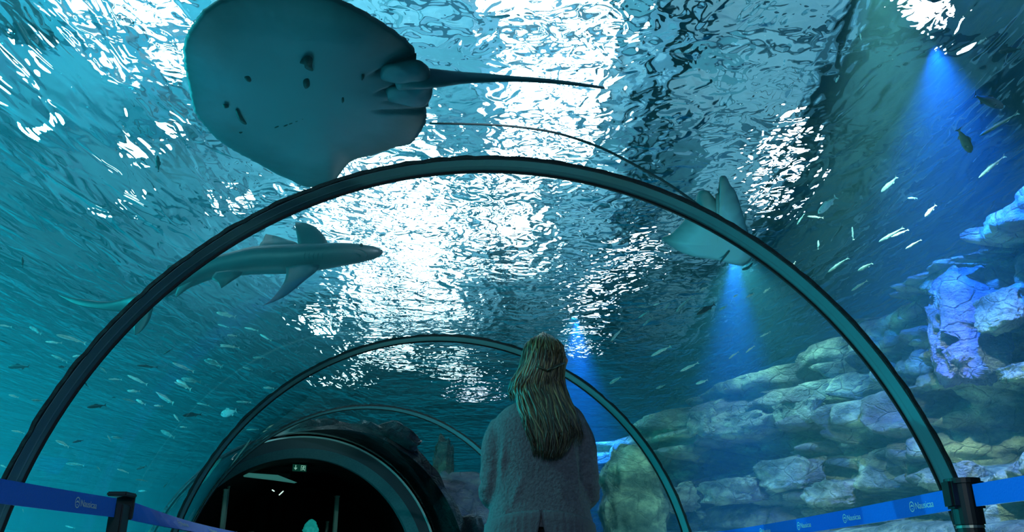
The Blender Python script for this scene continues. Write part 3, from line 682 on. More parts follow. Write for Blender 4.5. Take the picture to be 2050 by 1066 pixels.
def disc_body(name, outline, centre, thick, m, parent, wave=0.02, n=140, nr=26, belly=.3, org=None, jag=0.0, bend=None, creases=()):
    """a ray's disc: rings from the centre to the outline, an under side and a domed back"""
    O = resample(outline, n); v = []; mg = []; bk = []; org = org or Vector((0, 0, 0))
    def pt(j, k, side):
        u = j/nr; o = O[k]
        if jag: o = o+(o-centre).normalized()*jag*mnoise.noise(Vector((k*1.7, 0, 5)))
        p = centre.lerp(o, u)
        prof = max(0, 1-u**2.2)**.75
        w = wave*sin(k/n*2*pi*5+u*2)*u*u+wave*1.3*mnoise.noise(p*3)*u
        if bend: w += bend(p, u)
        for (cx_, cy_), (dx_, dy_), ln, wd, dep in creases:
            a = (p.x-cx_)*dx_+(p.y-cy_)*dy_; b = -(p.x-cx_)*dy_+(p.y-cy_)*dx_
            if side < 0: w += dep*math.exp(-(b/wd)**2)*(1 if 0 < a < ln else math.exp(-((a-(ln if a > ln else 0))/.04)**2))
        z = w+(-thick*belly*prof if side < 0 else thick*(1-belly)*prof)
        return p+Vector((0, 0, z+(0.004 if side > 0 else -.004)))-org
    for side in (-1, 1):
        v.append(pt(0, 0, side)); mg.append(0); bk.append(side > 0)
        for j in range(1, nr+1):
            for k in range(n): v.append(pt(j, k, side)); mg.append(j/nr); bk.append(side > 0)
    f = []; S = 1+nr*n
    for s in (0, 1):
        b = s*S
        for k in range(n):
            k2 = (k+1) % n; q = (b, b+1+k, b+1+k2); f.append(q if s else q[::-1])
            for j in range(nr-1):
                a = b+1+j*n; q = (a+k, a+n+k, a+n+k2, a+k2); f.append(q if s else q[::-1])
    a = 1+(nr-1)*n; b = S+1+(nr-1)*n
    for k in range(n): k2 = (k+1) % n; f.append((a+k, a+k2, b+k2, b+k))
    o = mesh(name, v, f, m, parent); attr(o, 'margin', [float(x) for x in mg]); attr(o, 'back', [float(x) for x in bk]); return o
def fin(name, lead, trail, m, parent, t=.02, org=Vector((0, 0, 0)), n=18, nc=8, nrm=None, back=0.0, mg0=.3):
    """fin between a leading and a trailing edge, both from root to tip, lens-shaped in section"""
    A = resample(lead, n, False); B = resample(trail, n, False); rings = []; mg = []
    c0 = (A[0]-B[0]); span = (A[-1]+B[-1]-A[0]-B[0]); N0 = (nrm or c0.cross(span)).normalized()
    for i in range(n):
        u = i/(n-1); ch = (A[i]-B[i]).length; th = t*(1-u*.85)*min(1, ch/ max(c0.length, 1e-6)+.15)
        r = []
        for k in range(nc): w = k/(nc-1); r.append(A[i].lerp(B[i], w)+N0*th*(sin(pi*w**.7)+.06)-org)
        for k in range(nc-1, -1, -1): w = k/(nc-1); r.append(A[i].lerp(B[i], w)-N0*th*(sin(pi*w**.7)+.06)-org)
        rings.append(r); mg += [mg0+(1.0-mg0)*u]*(2*nc)
    v, f = loft(rings); o = mesh(name, v, f, m, parent); attr(o, 'margin', mg); attr(o, 'back', [float(back)]*len(v)); return o

# ---- the great ray overhead
RZ = 2.78
rm = two_sided('great_ray_skin', srgb(98, 130, 148), srgb(60, 64, 62), srgb(44, 58, 62), rough=.5)
rout = [(833, 124), (828, 100), (805, 75), (775, 48), (740, 22), (700, 2), (650, -14), (590, -20), (520, -18), (460, -8), (420, 8), (392, 35), (375, 65), (368, 100), (372, 150), (382, 200), (400, 235), (440, 280),
        (490, 315), (540, 345), (580, 362), (612, 374), (645, 369), (668, 360), (684, 342), (705, 325), (745, 315), (790, 299), (820, 290), (838, 268), (851, 240), (854, 218), (861, 196), (858, 178), (845, 165), (838, 145)]
rc = atz(615, 165, RZ)
ray_ = empty('stingray', rc, 'huge round stingray seen from below with a long thick tail, over the widest rib', 'ray')
o3 = [atz(a, b, RZ) for a, b in rout]
def crease(px, py, px2, py2, wd, dep):
    a = atz(px, py, RZ); b = atz(px2, py2, RZ); d = b-a; L = d.length; return ((a.x, a.y), (d.x/L, d.y/L), L, wd, dep)
disc_body('disc', o3, rc, .17, rm, ray_, wave=.012, org=rc, n=220, nr=34, jag=.012, creases=[crease(765, 133, 832, 117, .012, .03), crease(775, 170, 856, 160, .012, .022), crease(770, 208, 850, 214, .012, .015), crease(790, 188, 858, 180, .010, .016)])
def flat_lobe(name, pts, z, th, m, parent, org, mgv=.6):
    P = [atz(a, b, z) for a, b in pts]; c = sum(P, Vector((0, 0, 0)))/len(P)
    return disc_body(name, P, c, th, m, parent, wave=.003, n=48, nr=8, belly=.6, org=org)
flat_lobe('pelvic_fin', [(770, 132), (832, 122), (850, 128), (860, 142), (858, 156), (840, 162), (800, 165), (765, 160)], RZ-.035, .035, rm, ray_, rc)
flat_lobe('pelvic_fin', [(775, 178), (820, 166), (858, 160), (866, 178), (862, 196), (850, 212), (820, 212), (780, 202)], RZ-.03, .035, rm, ray_, rc)
def tail_px(name, pts, z, rad, m, parent, org, flat=1.0):
    P = resample([atz(a, b, zz) for (a, b), zz in zip(pts, z)], 40, False); Rr = [lerp_keys(rad, i/39) for i in range(40)]
    v, f = tube(P, Rr, 12); o = mesh(name, [Vector(p)-org for p in v], f, m, parent); attr(o, 'margin', [.55]*len(v)); attr(o, 'back', [.35]*len(v)); return o
tail_px('tail', [(800, 155), (860, 157), (930, 156), (1000, 157), (1080, 161), (1150, 168), (1209, 176)], [RZ-.0, RZ-.02, RZ, RZ, RZ, RZ+.01, RZ+.02], [(0, .055), (.16, .042), (.3, .026), (.55, .0125), (.8, .009), (1, .006)], rm, ray_, rc)
spot_m = mat('ray_dark_marks', srgb(22, 22, 20), .7)
def mark(nm, pts, parent, z, m, org, th=.012):
    P = [atz(a, b, z) for a, b in pts]; c = sum(P, Vector((0, 0, 0)))/len(P); r = resample(P, 24)
    v = [c+Vector((0, 0, -th))-org, c+Vector((0, 0, th))-org]+[p-org for p in r]; n = 24
    f = [(0, 2+(k+1) % n, 2+k) for k in range(n)]+[(1, 2+k, 2+(k+1) % n) for k in range(n)]
    return mesh(nm, v, f, m, parent)
zb = RZ-.055
mark('dark_patch', [(602, 121), (610, 113), (618, 111), (626, 118), (625, 132), (627, 143), (612, 138), (608, 128), (600, 127)], ray_, zb-.004, spot_m, rc)
mark('dark_patch', [(608, 160), (618, 158), (620, 172), (612, 178), (607, 170)], ray_, zb, spot_m, rc)
mark('dark_patch', [(489, 153), (499, 151), (504, 160), (500, 165), (492, 161)], ray_, zb+.006, spot_m, rc)
mark('mouth', [(471, 220), (477, 219), (484, 232), (497, 250), (490, 251), (478, 240)], ray_, zb+.010, spot_m, rc)
mark('nostril', [(446, 209), (455, 209), (458, 215), (449, 217)], ray_, zb+.014, spot_m, rc)
mark('dark_patch', [(683, 193), (689, 191), (690, 203), (684, 208)], ray_, zb+.006, spot_m, rc)
mark('dark_patch', [(724, 150), (729, 149), (729, 155), (724, 162)], ray_, zb+.010, spot_m, rc)
mark('dark_patch', [(476, 262), (490, 260), (486, 265), (478, 267)], ray_, zb+.016, spot_m, rc)
for a, b in ((568, 252), (578, 248), (590, 243), (602, 238), (550, 255), (608, 200), (626, 194), (640, 200), (655, 205)):
    mark('gill_slit', [(a, b), (a+7, b-3), (a+8, b-1), (a+1, b+2)], ray_, zb+.006, mat('gill_slit_skin', srgb(70, 86, 84), .7) if a == 568 else bpy.data.materials['gill_slit_skin'], rc, .005)  # gill slits drawn as thin darker slivers

# ---- the smaller eagle ray behind the rib
EZ = 3.3
em = two_sided('eagle_ray_skin', srgb(135, 205, 218), srgb(60, 70, 72), srgb(40, 66, 66), rough=.55)
eout = [(1396, 408), (1402, 398), (1418, 396), (1430, 408), (1436, 412), (1434, 400), (1450, 396), (1460, 395), (1455, 385), (1442, 372), (1448, 366), (1456, 369), (1464, 385), (1474, 397), (1484, 425), (1492, 455), (1500, 480), (1507, 510), (1508, 524), (1500, 538), (1486, 543), (1465, 540),
        (1440, 532), (1418, 527), (1378, 520), (1352, 510), (1326, 492), (1340, 484), (1362, 462), (1380, 440), (1392, 425)]
ec = atz(1435, 480, EZ)
er = empty('eagle_ray', ec, 'smaller teal eagle ray with a long whip tail, half hidden behind the widest rib', 'ray')
disc_body('body', [atz(a, b, EZ) for a, b in eout], ec, .13, em, er, wave=.008, org=ec, n=180, nr=20, bend=lambda p, u: .05*u*u)
tail_px('whip_tail', [(1410, 425), (1394, 409), (1340, 370), (1270, 330), (1200, 295), (1120, 268), (1050, 256), (980, 250), (860, 247)], [EZ]*9, [(0, .016), (.15, .010), (1, .006)], mat('whip_tail_skin', srgb(16, 24, 28), .7), er, ec)
em2 = mat('eagle_ray_gills', srgb(20, 50, 52), .7)
for k in range(4): mark('gill_slit', [(1441+k*4, 524-k*5), (1447+k*4, 517-k*5), (1449+k*4, 519-k*5), (1443+k*4, 527-k*5)], er, EZ-.045, em2, ec, .006)
mark('mouth', [(1486, 539), (1497, 536), (1505, 527), (1507, 529), (1499, 539), (1488, 542)], er, EZ-.022, em2, ec, .008)

# ---- shark
SD = 5.9
sm = two_sided('shark_skin', srgb(60, 74, 78), srgb(36, 46, 50), srgb(24, 30, 32), rough=.45, scale=3)
def sa(px, py, dD=0.0): return at(px, py, SD+dD)
spine = [(766, 504), (761, 505), (749, 506), (715, 508), (681, 510), (646, 514), (612, 517), (578, 519.5), (544, 520), (510, 522), (476, 527.5), (441, 534), (407, 546), (373, 563), (339, 579), (312, 592), (291, 601), (272, 608)]
hw = [3, 8, 13, 20, 24, 26.5, 28.7, 29.7, 29.5, 28.7, 25.6, 22, 18.8, 15.4, 13, 11, 9, 6.5]
sc_ = sa(560, 525)
shark = empty('shark', sc_, 'grey shark gliding nose toward the bright skylight, tail crossing behind the widest rib', 'shark')
P = [sa(a, b, (766-a)/500*.15) for a, b in spine]; dep = SD*.94+.8
n = 60; PP = resample(P, n, False); hwk = []
Ls = [0]
for a, b in zip(P, P[1:]): Ls.append(Ls[-1]+(b-a).length)
keys = [(l/Ls[-1], w/FPX*dep) for l, w in zip(Ls, hw)]
rings = []; mg = []; bk = []
view = (sc_-Vector((0, 0, CAMZ))).normalized()
for i, p in enumerate(PP):
    t = (PP[min(i+1, n-1)]-PP[max(i-1, 0)]).normalized(); s = t.cross(view).normalized(); u = s.cross(t)   # s: across the picture, u: towards/away
    w = lerp_keys(keys, i/(n-1)); r = []
    for k in range(28):
        a = 2*pi*k/28; ss = cos(a); uu = sin(a)
        r.append(p+s*w*ss+u*w*.92*uu-sc_); 
        # belly faces the camera and down; the back faces up and away
        d = (s*ss+u*uu); up = d.z*.75+d.dot(view)*.35; mg.append(.30+.2*max(0, ss if s.z > 0 else -ss)); bk.append(min(1, max(0, (up+.05)*2.2)))
    rings.append(r)
v, f = loft(rings); o = mesh('body', v, f, sm, shark); attr(o, 'margin', mg); attr(o, 'back', [float(x) for x in bk])
def sfin(nm, lead, trail, d1=0, d2=0, t=.018, back=0.0, mg0=.35):
    n1, n2 = len(lead), len(trail)
    A = [sa(a, b, d1+(d2-d1)*i/(n1-1)) for i, (a, b) in enumerate(lead)]; B = [sa(a, b, d1+(d2-d1)*i/(n2-1)) for i, (a, b) in enumerate(trail)]
    return fin(nm, A, B, sm, shark, t, sc_, back=back, mg0=mg0)
sfin('pectoral_fin', [(664, 502), (657, 488), (646, 469), (628, 453), (608, 446), (592, 446)], [(600, 512), (597, 492), (595, 475), (592, 460), (591, 450), (592, 446)], .0, .12, mg0=.55)
sfin('pectoral_fin', [(640, 532), (634, 543), (612, 561), (575, 591), (545, 606), (526, 612)], [(572, 535), (573, 548), (568, 567), (551, 591), (538, 604), (526, 612)], -.05, -.35, mg0=.4)
sfin('dorsal_fin', [(600, 505), (596, 488), (575, 480), (550, 472), (532, 469)], [(515, 512), (520, 490), (526, 482), (529, 474), (532, 469)], .14, .28, back=0.0, mg0=.0)
sfin('pelvic_fin', [(486, 545), (480, 553), (462, 565), (443, 578)], [(432, 545), (424, 558), (436, 566), (443, 578)], -.03, -.08)
sfin('pelvic_fin', [(480, 530), (462, 518), (448, 512)], [(430, 545), (436, 528), (448, 512)], .12, .2)
sfin('anal_fin', [(394, 562), (386, 572), (366, 586), (353, 597)], [(356, 576), (352, 586), (352, 592), (353, 597)], 0, 0)
sfin('second_dorsal_fin', [(375, 562), (366, 540), (352, 529), (335, 532)], [(345, 570), (344, 548), (334, 543), (335, 532)], .12, .15)
sfin('tail_lower_lobe', [(312, 600), (308, 612), (300, 640), (285, 662), (270, 672)], [(275, 606), (274, 622), (269, 640), (267, 656), (270, 672)], .10, .06, t=.016, mg0=.85, back=.5)
sfin('tail_upper_lobe', [(302, 594), (277, 588), (245, 598), (213, 604), (161, 599), (117, 591)], [(286, 614), (262, 620), (243, 625), (185, 618), (148, 609), (117, 591)], .12, .30, t=.02, mg0=.8, back=.4)
dk = mat('shark_dark_lines', srgb(30, 44, 46), .6)
def line3(nm, pts, off, r, m, parent, org):
    P = resample([sa(a, b, off) for a, b in pts], 14, False); v, f = tube(P, [r*sin(pi*min(max(i/13, .08), .92)) for i in range(14)], 6); mesh(nm, [Vector(p)-org for p in v], f, m, parent)
line3('mouth', [(713, 499), (725, 502), (733, 508), (735, 514), (731, 519)], -.095, .005, dk, shark, sc_)
for k in range(5): line3('gill_slit', [(648-k*9, 505), (645-k*9, 513), (646-k*9, 521)], -.108, .0035, dk, shark, sc_)
bm = bmesh.new(); bmesh.ops.create_uvsphere(bm, u_segments=12, v_segments=8, radius=.014, matrix=Matrix.Translation(sa(723, 491, -.045)-sc_)); bmobj('eye', bm, dk, shark, smooth=True)
# ------------------------------------------------------------------ small fish
def fish_parts(h=.10, w=.05, bend=.0, fork=.075):
    """body, tail, back fin of a fish of length 1, head at -x, back up (+z)"""
    prof = [(0, .012), (.03, .35), (.10, .68), (.22, .93), (.36, 1), (.55, .88), (.72, .56), (.84, .26), (.90, .20)]
    def cen(x): return Vector((x-.5, bend*sin((x-.2)*3.6), 0))
    rings = []
    for i in range(15):
        x = .90*i/14; a = lerp_keys(prof, x); c = cen(x)
        rings.append([c+Vector((0, cos(t)*w*a, sin(t)*h*a*(1 if sin(t) > 0 else .95))) for t in [2*pi*k/10 for k in range(10)]])
    body = loft(rings)
    def plate(pts, th=.006):
        v = []; 
        for s in (-1, 1): v += [cen(x)+Vector((0, s*th, z)) for x, z in pts]
        n = len(pts); f = [tuple(range(n)), tuple(range(2*n-1, n-1, -1))]+[(i, (i+1) % n, (i+1) % n+n, i+n) for i in range(n)]
        return v, f
    tail = plate([(.875, .018), (.93, .5*fork), (1.0, fork*1.25), (.965, .01), (1.0, -fork*1.25), (.93, -.5*fork), (.875, -.018)])
    dors = plate([(.36, h*.92), (.42, h*1.35), (.56, h*1.10), (.60, h*.78)])
    anal = plate([(.62, -h*.70), (.68, -h*1.1), (.76, -h*.62), (.74, -h*.45)])
    pect = plate([(.25, -h*.2), (.33, -h*.75), (.36, -h*.55), (.30, -h*.15)], w*1.0)
    return body, tail, dors, anal, pect
def join(parts):
    V = []; F = []
    for v, f in parts: n = len(V); V += [tuple(p) for p in v]; F += [tuple(i+n for i in q) for q in f]
    return V, F
FM = {'b': mat('bright_silver_fish', srgb(240, 250, 245), .35, metal=.0, noise=srgb(190, 225, 220), nscale=9), 'm': mat('muted_silver_fish', srgb(150, 200, 200), .4, metal=.0, noise=srgb(110, 165, 170), nscale=9),
      'd': mat('dark_fish', srgb(22, 50, 56), .5, noise=srgb(34, 66, 72), nscale=9), 'g': mat('green_fish', srgb(40, 96, 84), .45, noise=srgb(26, 72, 70), nscale=9)}
FMESH = {}
for key, (h, w, fk) in {'slim': (.065, .045, .06), 'mid': (.11, .055, .09), 'round': (.24, .07, .14), 'long': (.05, .035, .04)}.items():
    for bi, bd in enumerate((-.05, 0, .06)):
        for t in 'bmdg':
            if (key in ('round', 'long')) and bi != 1: continue
            V, F = join(fish_parts(h, w, bd, fk)); me = bpy.data.meshes.new('fish'); me.from_pydata(V, [], F); me.update(); me.materials.append(FM[t])
            me.polygons.foreach_set('use_smooth', [True]*len(me.polygons)); FMESH[key, bi, t] = me
def tdist(p):
    """how far a point is from the tunnel's middle line (level of its centre)"""
    best = 9
    for k in range(60):
        y = -2+15*k/59; q = Vector((path(y)[0], y, TC)); best = min(best, (p-q).length)
    return best
UPV = Vector((0, -sin(PITCH), cos(PITCH))); FWD = Vector((0, cos(PITCH), sin(PITCH)))
frnd = random.Random(21)
def free_D(px, py, extra, lo=4.2, hi=15.):
    D = lo
    while D < hi:
        p = at(px, py, D)
        if tdist(p) > TR+.35: break
        D += .1
    D += extra
    while D > 2.5:
        p = at(px, py, D)
        if p.z < SURF-.15 and (p.x < wallx(max(p.y, 1))-.8) : break
        D -= .15
    return max(D, 2.6)
def place_fish(px, py, ln, ang, tone, kind, D, yaw):
    p = at(px, py, D); dep = (p-Vector((0, 0, CAMZ))).dot(FWD); L = ln/FPX*dep
    a = R(ang); xt = Vector((cos(a), 0, 0))-UPV*sin(a)
    up = UPV*cos(a)+Vector((sin(a), 0, 0)); 
    if up.z < 0: up = -up
    q = xt.cross(up)
    M = Matrix((xt, -q, up)).transposed()
    if M.determinant() < 0: M = Matrix((xt, q, up)).transposed()
    M = M @ Matrix.Rotation(yaw, 3, 'Z')
    return p, L/max(cos(yaw), .6), M.to_euler()
def c7(L): return [(x*.3904, 650+y*.3904, l*.3904, a, t) for x, y, l, a, t in L]
left = c7([(185,30,65,30,'m'),(365,75,130,22,'b'),(275,92,80,5,'b'),(395,162,45,-10,'b'),(305,175,100,18,'m'),(95,218,110,0,'d'),(318,218,45,0,'d'),(20,90,60,25,'d'),(530,235,45,35,'m'),(590,282,60,5,'b'),(705,285,110,25,'b'),(755,215,95,8,'d'),(685,342,60,3,'b'),(722,398,60,20,'b'),(668,392,75,22,'m'),(812,418,45,3,'b'),(845,375,100,33,'b'),(495,420,85,-5,'d'),(585,375,25,0,'d'),(940,220,110,25,'b'),(980,287,95,12,'m'),(942,310,95,27,'b'),(1100,198,85,28,'m'),(1165,112,70,0,'b'),(1190,57,45,8,'b'),(1145,8,60,15,'b'),(860,140,60,-30,'d'),(1250,398,70,5,'b'),(985,465,85,0,'d'),(905,480,45,45,'b'),(940,527,35,5,'b'),(860,562,85,20,'m'),(70,368,45,20,'b'),(92,552,70,10,'b'),(320,612,70,30,'b'),(560,585,35,60,'b'),(600,580,50,10,'m'),(400,600,50,-10,'d'),(18,728,35,20,'b'),(385,718,90,5,'m'),(630,752,60,20,'b'),(725,735,60,-20,'d'),(725,800,55,15,'m'),(848,825,30,-45,'d'),(780,1000,55,15,'b'),(118,955,18,80,'b'),(505,740,30,50,'m'),(360,1040,60,5,'m'),(730,855,45,-5,'m'),(1040,410,70,8,'m'),(190,390,50,5,'m'),(1295,540,60,0,'b'),(1135,680,25,50,'b'),(1145,620,25,20,'b'),(440,305,40,45,'d')])
left += [(45, 525, 22, 80, 'd'), (9, 653, 26, 10, 'b'), (71, 662, 28, 30, 'm')]
left += [(x*.7188, 300+y*.7188, l*.7188, a, t) for x, y, l, a, t in [(630,460,50,15,'b'),(640,548,50,10,'b'),(720,580,30,0,'m'),(770,620,30,-10,'d'),(595,595,50,20,'m'),(700,500,40,12,'b'),(690,610,26,20,'m')]]
left += [(300+x*.3996, 640+y*.3996, l*.3996, a, t) for x, y, l, a, t in [(580,90,70,25,'b'),(545,195,60,0,'d'),(595,343,50,5,'b'),(465,415,60,5,'m'),(265,425,60,0,'d'),(160,330,80,24,'b'),(80,400,90,30,'m')]]
right = [(1200+x*.3003, 480+y*.3003, l*.3003, a, t) for x, y, l, a, t in [(410,745,140,-28,'b'),(600,850,130,-27,'b'),(683,950,80,-22,'b'),(895,772,80,-35,'b'),(1005,732,75,-35,'b'),(1105,632,75,-30,'b'),(1005,372,60,-25,'b'),(908,375,40,-28,'b'),(115,635,110,-45,'b'),(325,545,90,-40,'m'),(295,500,80,-38,'m'),(455,440,70,-50,'m'),(565,430,150,-42,'m'),(700,325,60,-25,'b'),(710,465,140,-28,'d'),(825,455,60,-35,'m'),(105,940,85,-33,'m'),(408,982,65,-20,'m'),(840,997,25,-20,'b'),(1115,340,60,-35,'m'),(380,432,40,-20,'b'),(290,445,70,0,'m')]]
right += [(1450+x*.578, 450+y*.578, l*.578, a, t) for x, y, l, a, t in [(325,70,30,90,'m'),(445,30,45,80,'m'),(578,35,85,-35,'m'),(608,30,60,-25,'b'),(655,68,55,-35,'b'),(395,140,80,-38,'m'),(488,147,55,-30,'m'),(468,212,60,-35,'b'),(240,140,30,-60,'b')]]
right += [(1550+x*.4222, y*.4222, l*.4222, a, t) for x, y, l, a, t in [(195,1030,75,5,'b'),(125,1040,60,-60,'m'),(740,1000,80,-45,'b'),(655,940,40,0,'m'),(985,195,55,-35,'b'),(545,875,90,-50,'m'),(410,175,30,70,'b'),(300,375,40,-60,'b')]]
ORD = ['first', 'second', 'third', 'fourth', 'fifth', 'sixth', 'seventh', 'eighth', 'ninth', 'tenth', 'eleventh', 'twelfth', 'thirteenth', 'fourteenth', 'fifteenth', 'sixteenth', 'seventeenth', 'eighteenth', 'nineteenth', 'twentieth']
TW = {'b': 'bright silver', 'm': 'muted teal-silver', 'd': 'dark'}
def zone(x, y, side):
    if side == 'l':
        if y > 940: return 'down beside the belt barrier'
        if y > 860: return 'low above the belt barrier'
        if x < 175: return 'on the outer side of the widest rib'
        if y < 735 and x > 380: return 'high between shark and middle rib'
        if y < 780: return 'under the shark tail'
        return 'midway between widest and middle rib'
    if y < 330: return 'near the top right beam'
    if x > 1560: return 'beyond the widest rib above the rocks'
    if y < 640: return 'below the eagle ray'
    return 'around the bright blue beam'
items = [(x, y, l, a, t, 'l') for x, y, l, a, t in left]+[(x, y, l, a, t, 'r') for x, y, l, a, t in right]
byk = {}
for x, y, l, a, t, s in items:
    kind = 'mid' if (l < 20 or frnd.random() < .35) else 'slim'
    if s == 'l' and (abs(a) > 40 or l < 17): kind = 'mid'
    byk.setdefault((t, kind, zone(x, y, s), s), []).append((x, y, l, a))
for (t, kind, zn, s), L in byk.items():
    L.sort()
    for i, (x, y, l, a) in enumerate(L):
        D = free_D(x, y, frnd.uniform(.0, 2.2) if s == 'l' else frnd.uniform(0, 1.2))
        p, S, E = place_fish(x, y, l*1.05, a, t, kind, D, frnd.uniform(-.35, .35))
        o = bpy.data.objects.new('fish', FMESH[kind, frnd.randrange(3), t]); COL.objects.link(o); o.location = p; o.scale = (S,)*3; o.rotation_euler = E
        shape = 'slender' if kind == 'slim' else 'plump'
        where = '' if len(L) == 1 else f', {ORD[i]} from the left'
        tag(o, f'{TW[t]} {shape} fish {zn}{where}', 'fish', 'school in the open water' if s == 'l' else 'school by the rock face')
# fish that stand out, with their own parts
def big_fish(px, py, ln, ang, tone, label, h, w, fk, D, bend=0, flip=False, yaw=.1):
    p, S, E = place_fish(px, py, ln, ang, tone, None, D, yaw+(pi if flip else 0))
    t = empty('fish', p, label, 'fish'); t.rotation_euler = E; t.scale = (abs(S),)*3
    B, T, Dn, An, Pc = fish_parts(h, w, bend, fk)
    for nm, (v, f) in (('body', B), ('tail_fin', T), ('dorsal_fin', Dn), ('anal_fin', An), ('pectoral_fin', Pc)): mesh(nm, v, f, FM[tone], t)
    bm = bmesh.new()
    for s in (-1, 1): bmesh.ops.create_uvsphere(bm, u_segments=8, v_segments=6, radius=h*.13, matrix=Matrix.Translation((-.40, s*w*.62, h*.18)))
    bmobj('eye', bm, black_m, t)
big_fish(458, 827, 32, -15, 'b', 'round pale silver fish showing its face beside the middle rib', .26, .08, .16, 10.5)
big_fish(483, 857, 20, -35, 'b', 'small round silver fish seen through the middle rib\'s inner glass', .20, .07, .14, 10.5)
big_fish(1656, 411, 52, -42, 'b', 'broad silver fish catching light, the largest of the pale ones by the sparkles', .14, .06, .10, 6.6)
big_fish(1979, 203, 42, 20, 'd', 'plump dark blue fish, upper of the dark pair in the blue glow', .15, .07, .12, 4.6, flip=True)
big_fish(1931, 282, 34, 58, 'd', 'dark blue fish with spread fins nosing downward in the blue glow', .18, .07, .14, 4.6, flip=True)
big_fish(2000, 249, 100, -30, 'g', 'long green fish slanting across the blue glow to the picture edge', .045, .035, .04, 4.6)
big_fish(1986, 334, 76, -38, 'm', 'long silver-backed fish slanting below the green one', .05, .04, .05, 4.6, bend=.03)
big_fish(2022, 101, 50, -8, 'd', 'dim dark fish highest near the top right corner', .12, .05, .08, 3.9)
big_fish(316, 328, 34, 88, 'd', 'single dark upright fish near the water surface below the great ray', .14, .06, .05, 5.2)
# ------------------------------------------------------------------ belt barriers
belt_m = mat('blue_woven_belt', srgb(6, 110, 238), .5, bump=.15, nscale=200); post_b = mat('black_powder_coat', srgb(12, 14, 15), .45); chrome = mat('post_collar_metal', srgb(150, 150, 140), .35, metal=.8)
print_m = mat('white_belt_print', srgb(225, 240, 250), .6)
PH = .972
def bpost(loc, ang, label, square=False):
    t = empty('barrier_post', (loc[0], loc[1], 0), label, 'post', 'belt barrier posts', rz=ang)
    bm = bmesh.new(); cyl(bm, (0, 0, 0), (0, 0, .018), .16, .15, 32); cyl(bm, (0, 0, .018), (0, 0, .03), .15, .05, 32); bmobj('base', bm, post_b, t)
    bm = bmesh.new()
    if square: box(bm, (0, 0, (PH-.02)/2+.01), (.038, .050, PH-.06), None, .004)
    else: cyl(bm, (0, 0, .03), (0, 0, PH-.10), .030, n=24)
    bmobj('pole', bm, post_b, t)
    bm = bmesh.new()
    if square:
        box(bm, (0, 0, PH-.005), (.055, .07, .012), None, .003); box(bm, (.0, .030, PH-.035), (.05, .012, .07), None, .003)
    else:
        cyl(bm, (0, 0, PH-.105), (0, 0, PH-.01), .034, n=24); cyl(bm, (0, 0, PH-.012), (0, 0, PH), .040, n=24); box(bm, (.0, .0, PH-.035), (.085, .045, .068), None, .006)
    bmobj('head', bm, post_b, t)
    bm = bmesh.new(); cyl(bm, (0, 0, PH-.113), (0, 0, PH-.107), .0315 if not square else .03, n=24); 
    if not square: bmobj('collar_ring', bm, chrome, t)
    else: bm.free()
    return t
def letters(text, size):
    c = bpy.data.curves.new('belt_lettering', 'FONT'); c.body = text; c.size = size; c.extrude = .0002; c.align_y = 'CENTER'
    o = bpy.data.objects.new('lettering', c); COL.objects.link(o); bpy.context.view_layer.update()
    me = bpy.data.meshes.new_from_object(o.evaluated_get(bpy.context.evaluated_depsgraph_get())); bpy.data.objects.remove(o); me.materials.clear(); me.materials.append(print_m); return me
LETTERS = letters('Nausicaa', .024)
def belt(p, q, label, facing, n=24, twist=0.0, sag=.01, logos=(), w=.050, dark=1.0):
    """ribbon from p to q; facing = +1 / -1: the printed side looks to +x or -x"""
    p, q = Vector(p), Vector(q); d = (q-p); t = d.normalized(); side = Vector((0, 0, 1)).cross(t).normalized()
    org = (p+q)/2; th = .0012; v = []
    def frame(u):
        c = p.lerp(q, u)-Vector((0, 0, sag*4*u*(1-u))); a = twist*sin(pi*u)*.9+.10*sin(u*9)*(1 if twist else .3)
        up = Vector((0, 0, 1))*cos(a)+side*sin(a); return c, up, up.cross(t).normalized()
    rings = []
    for i in range(n+1):
        c, up, nn = frame(i/n)
        rings.append([c-org+up*w*.5+nn*th, c-org+up*w*.5-nn*th, c-org-up*w*.5-nn*th, c-org-up*w*.5+nn*th])
    v, f = loft(rings); B = mesh('belt', v, f, belt_m, smooth=False, label=label, cat='belt', group='blue barrier belts', loc=org)
    for lu in logos:
        c, up, nn = frame(lu); o_n = nn if nn.x*facing > 0 else -nn
        ty = up; tx = ty.cross(o_n).normalized()
        M = Matrix((tx, ty, o_n)).transposed()
        bm = bmesh.new(); rings2 = []; R1, R2 = .0135, .0108
        for k in range(28):
            a = 2*pi*k/28; rings2.append([bm.verts.new((R1*cos(a)*.92, R1*sin(a), 0)), bm.verts.new((R2*cos(a)*.92, R2*sin(a), 0))])
        for k in range(28): bm.faces.new((rings2[k][0], rings2[(k+1) % 28][0], rings2[(k+1) % 28][1], rings2[k][1]))
        # the mark inside the ring: a rounded wave over a shorter one
        for (x0, x1, yc, hgt, th2) in ((-.0075, .0075, .0005, .0045, .0042), (-.0045, .0045, -.0060, .0015, .0016)):
            a_ = [bm.verts.new((x0+(x1-x0)*k/10, yc+hgt*sin(pi*k/10), 0)) for k in range(11)]; b_ = [bm.verts.new((x0+(x1-x0)*k/10, yc+hgt*sin(pi*k/10)*.5-th2*.5, 0)) for k in range(11)]
            for k in range(10): bm.faces.new((a_[k], b_[k], b_[k+1], a_[k+1]))
        L = c-org+o_n*(th+.0009)
        bmesh.ops.transform(bm, matrix=Matrix.Translation(L) @ M.to_4x4(), verts=bm.verts)
        bmobj('emblem', bm, print_m, B)
        to = bpy.data.objects.new('lettering', LETTERS); COL.objects.link(to); to.parent = B
        to.matrix_local = Matrix.Translation(L+tx*.0165+ty*-.0005) @ M.to_4x4()
    return B
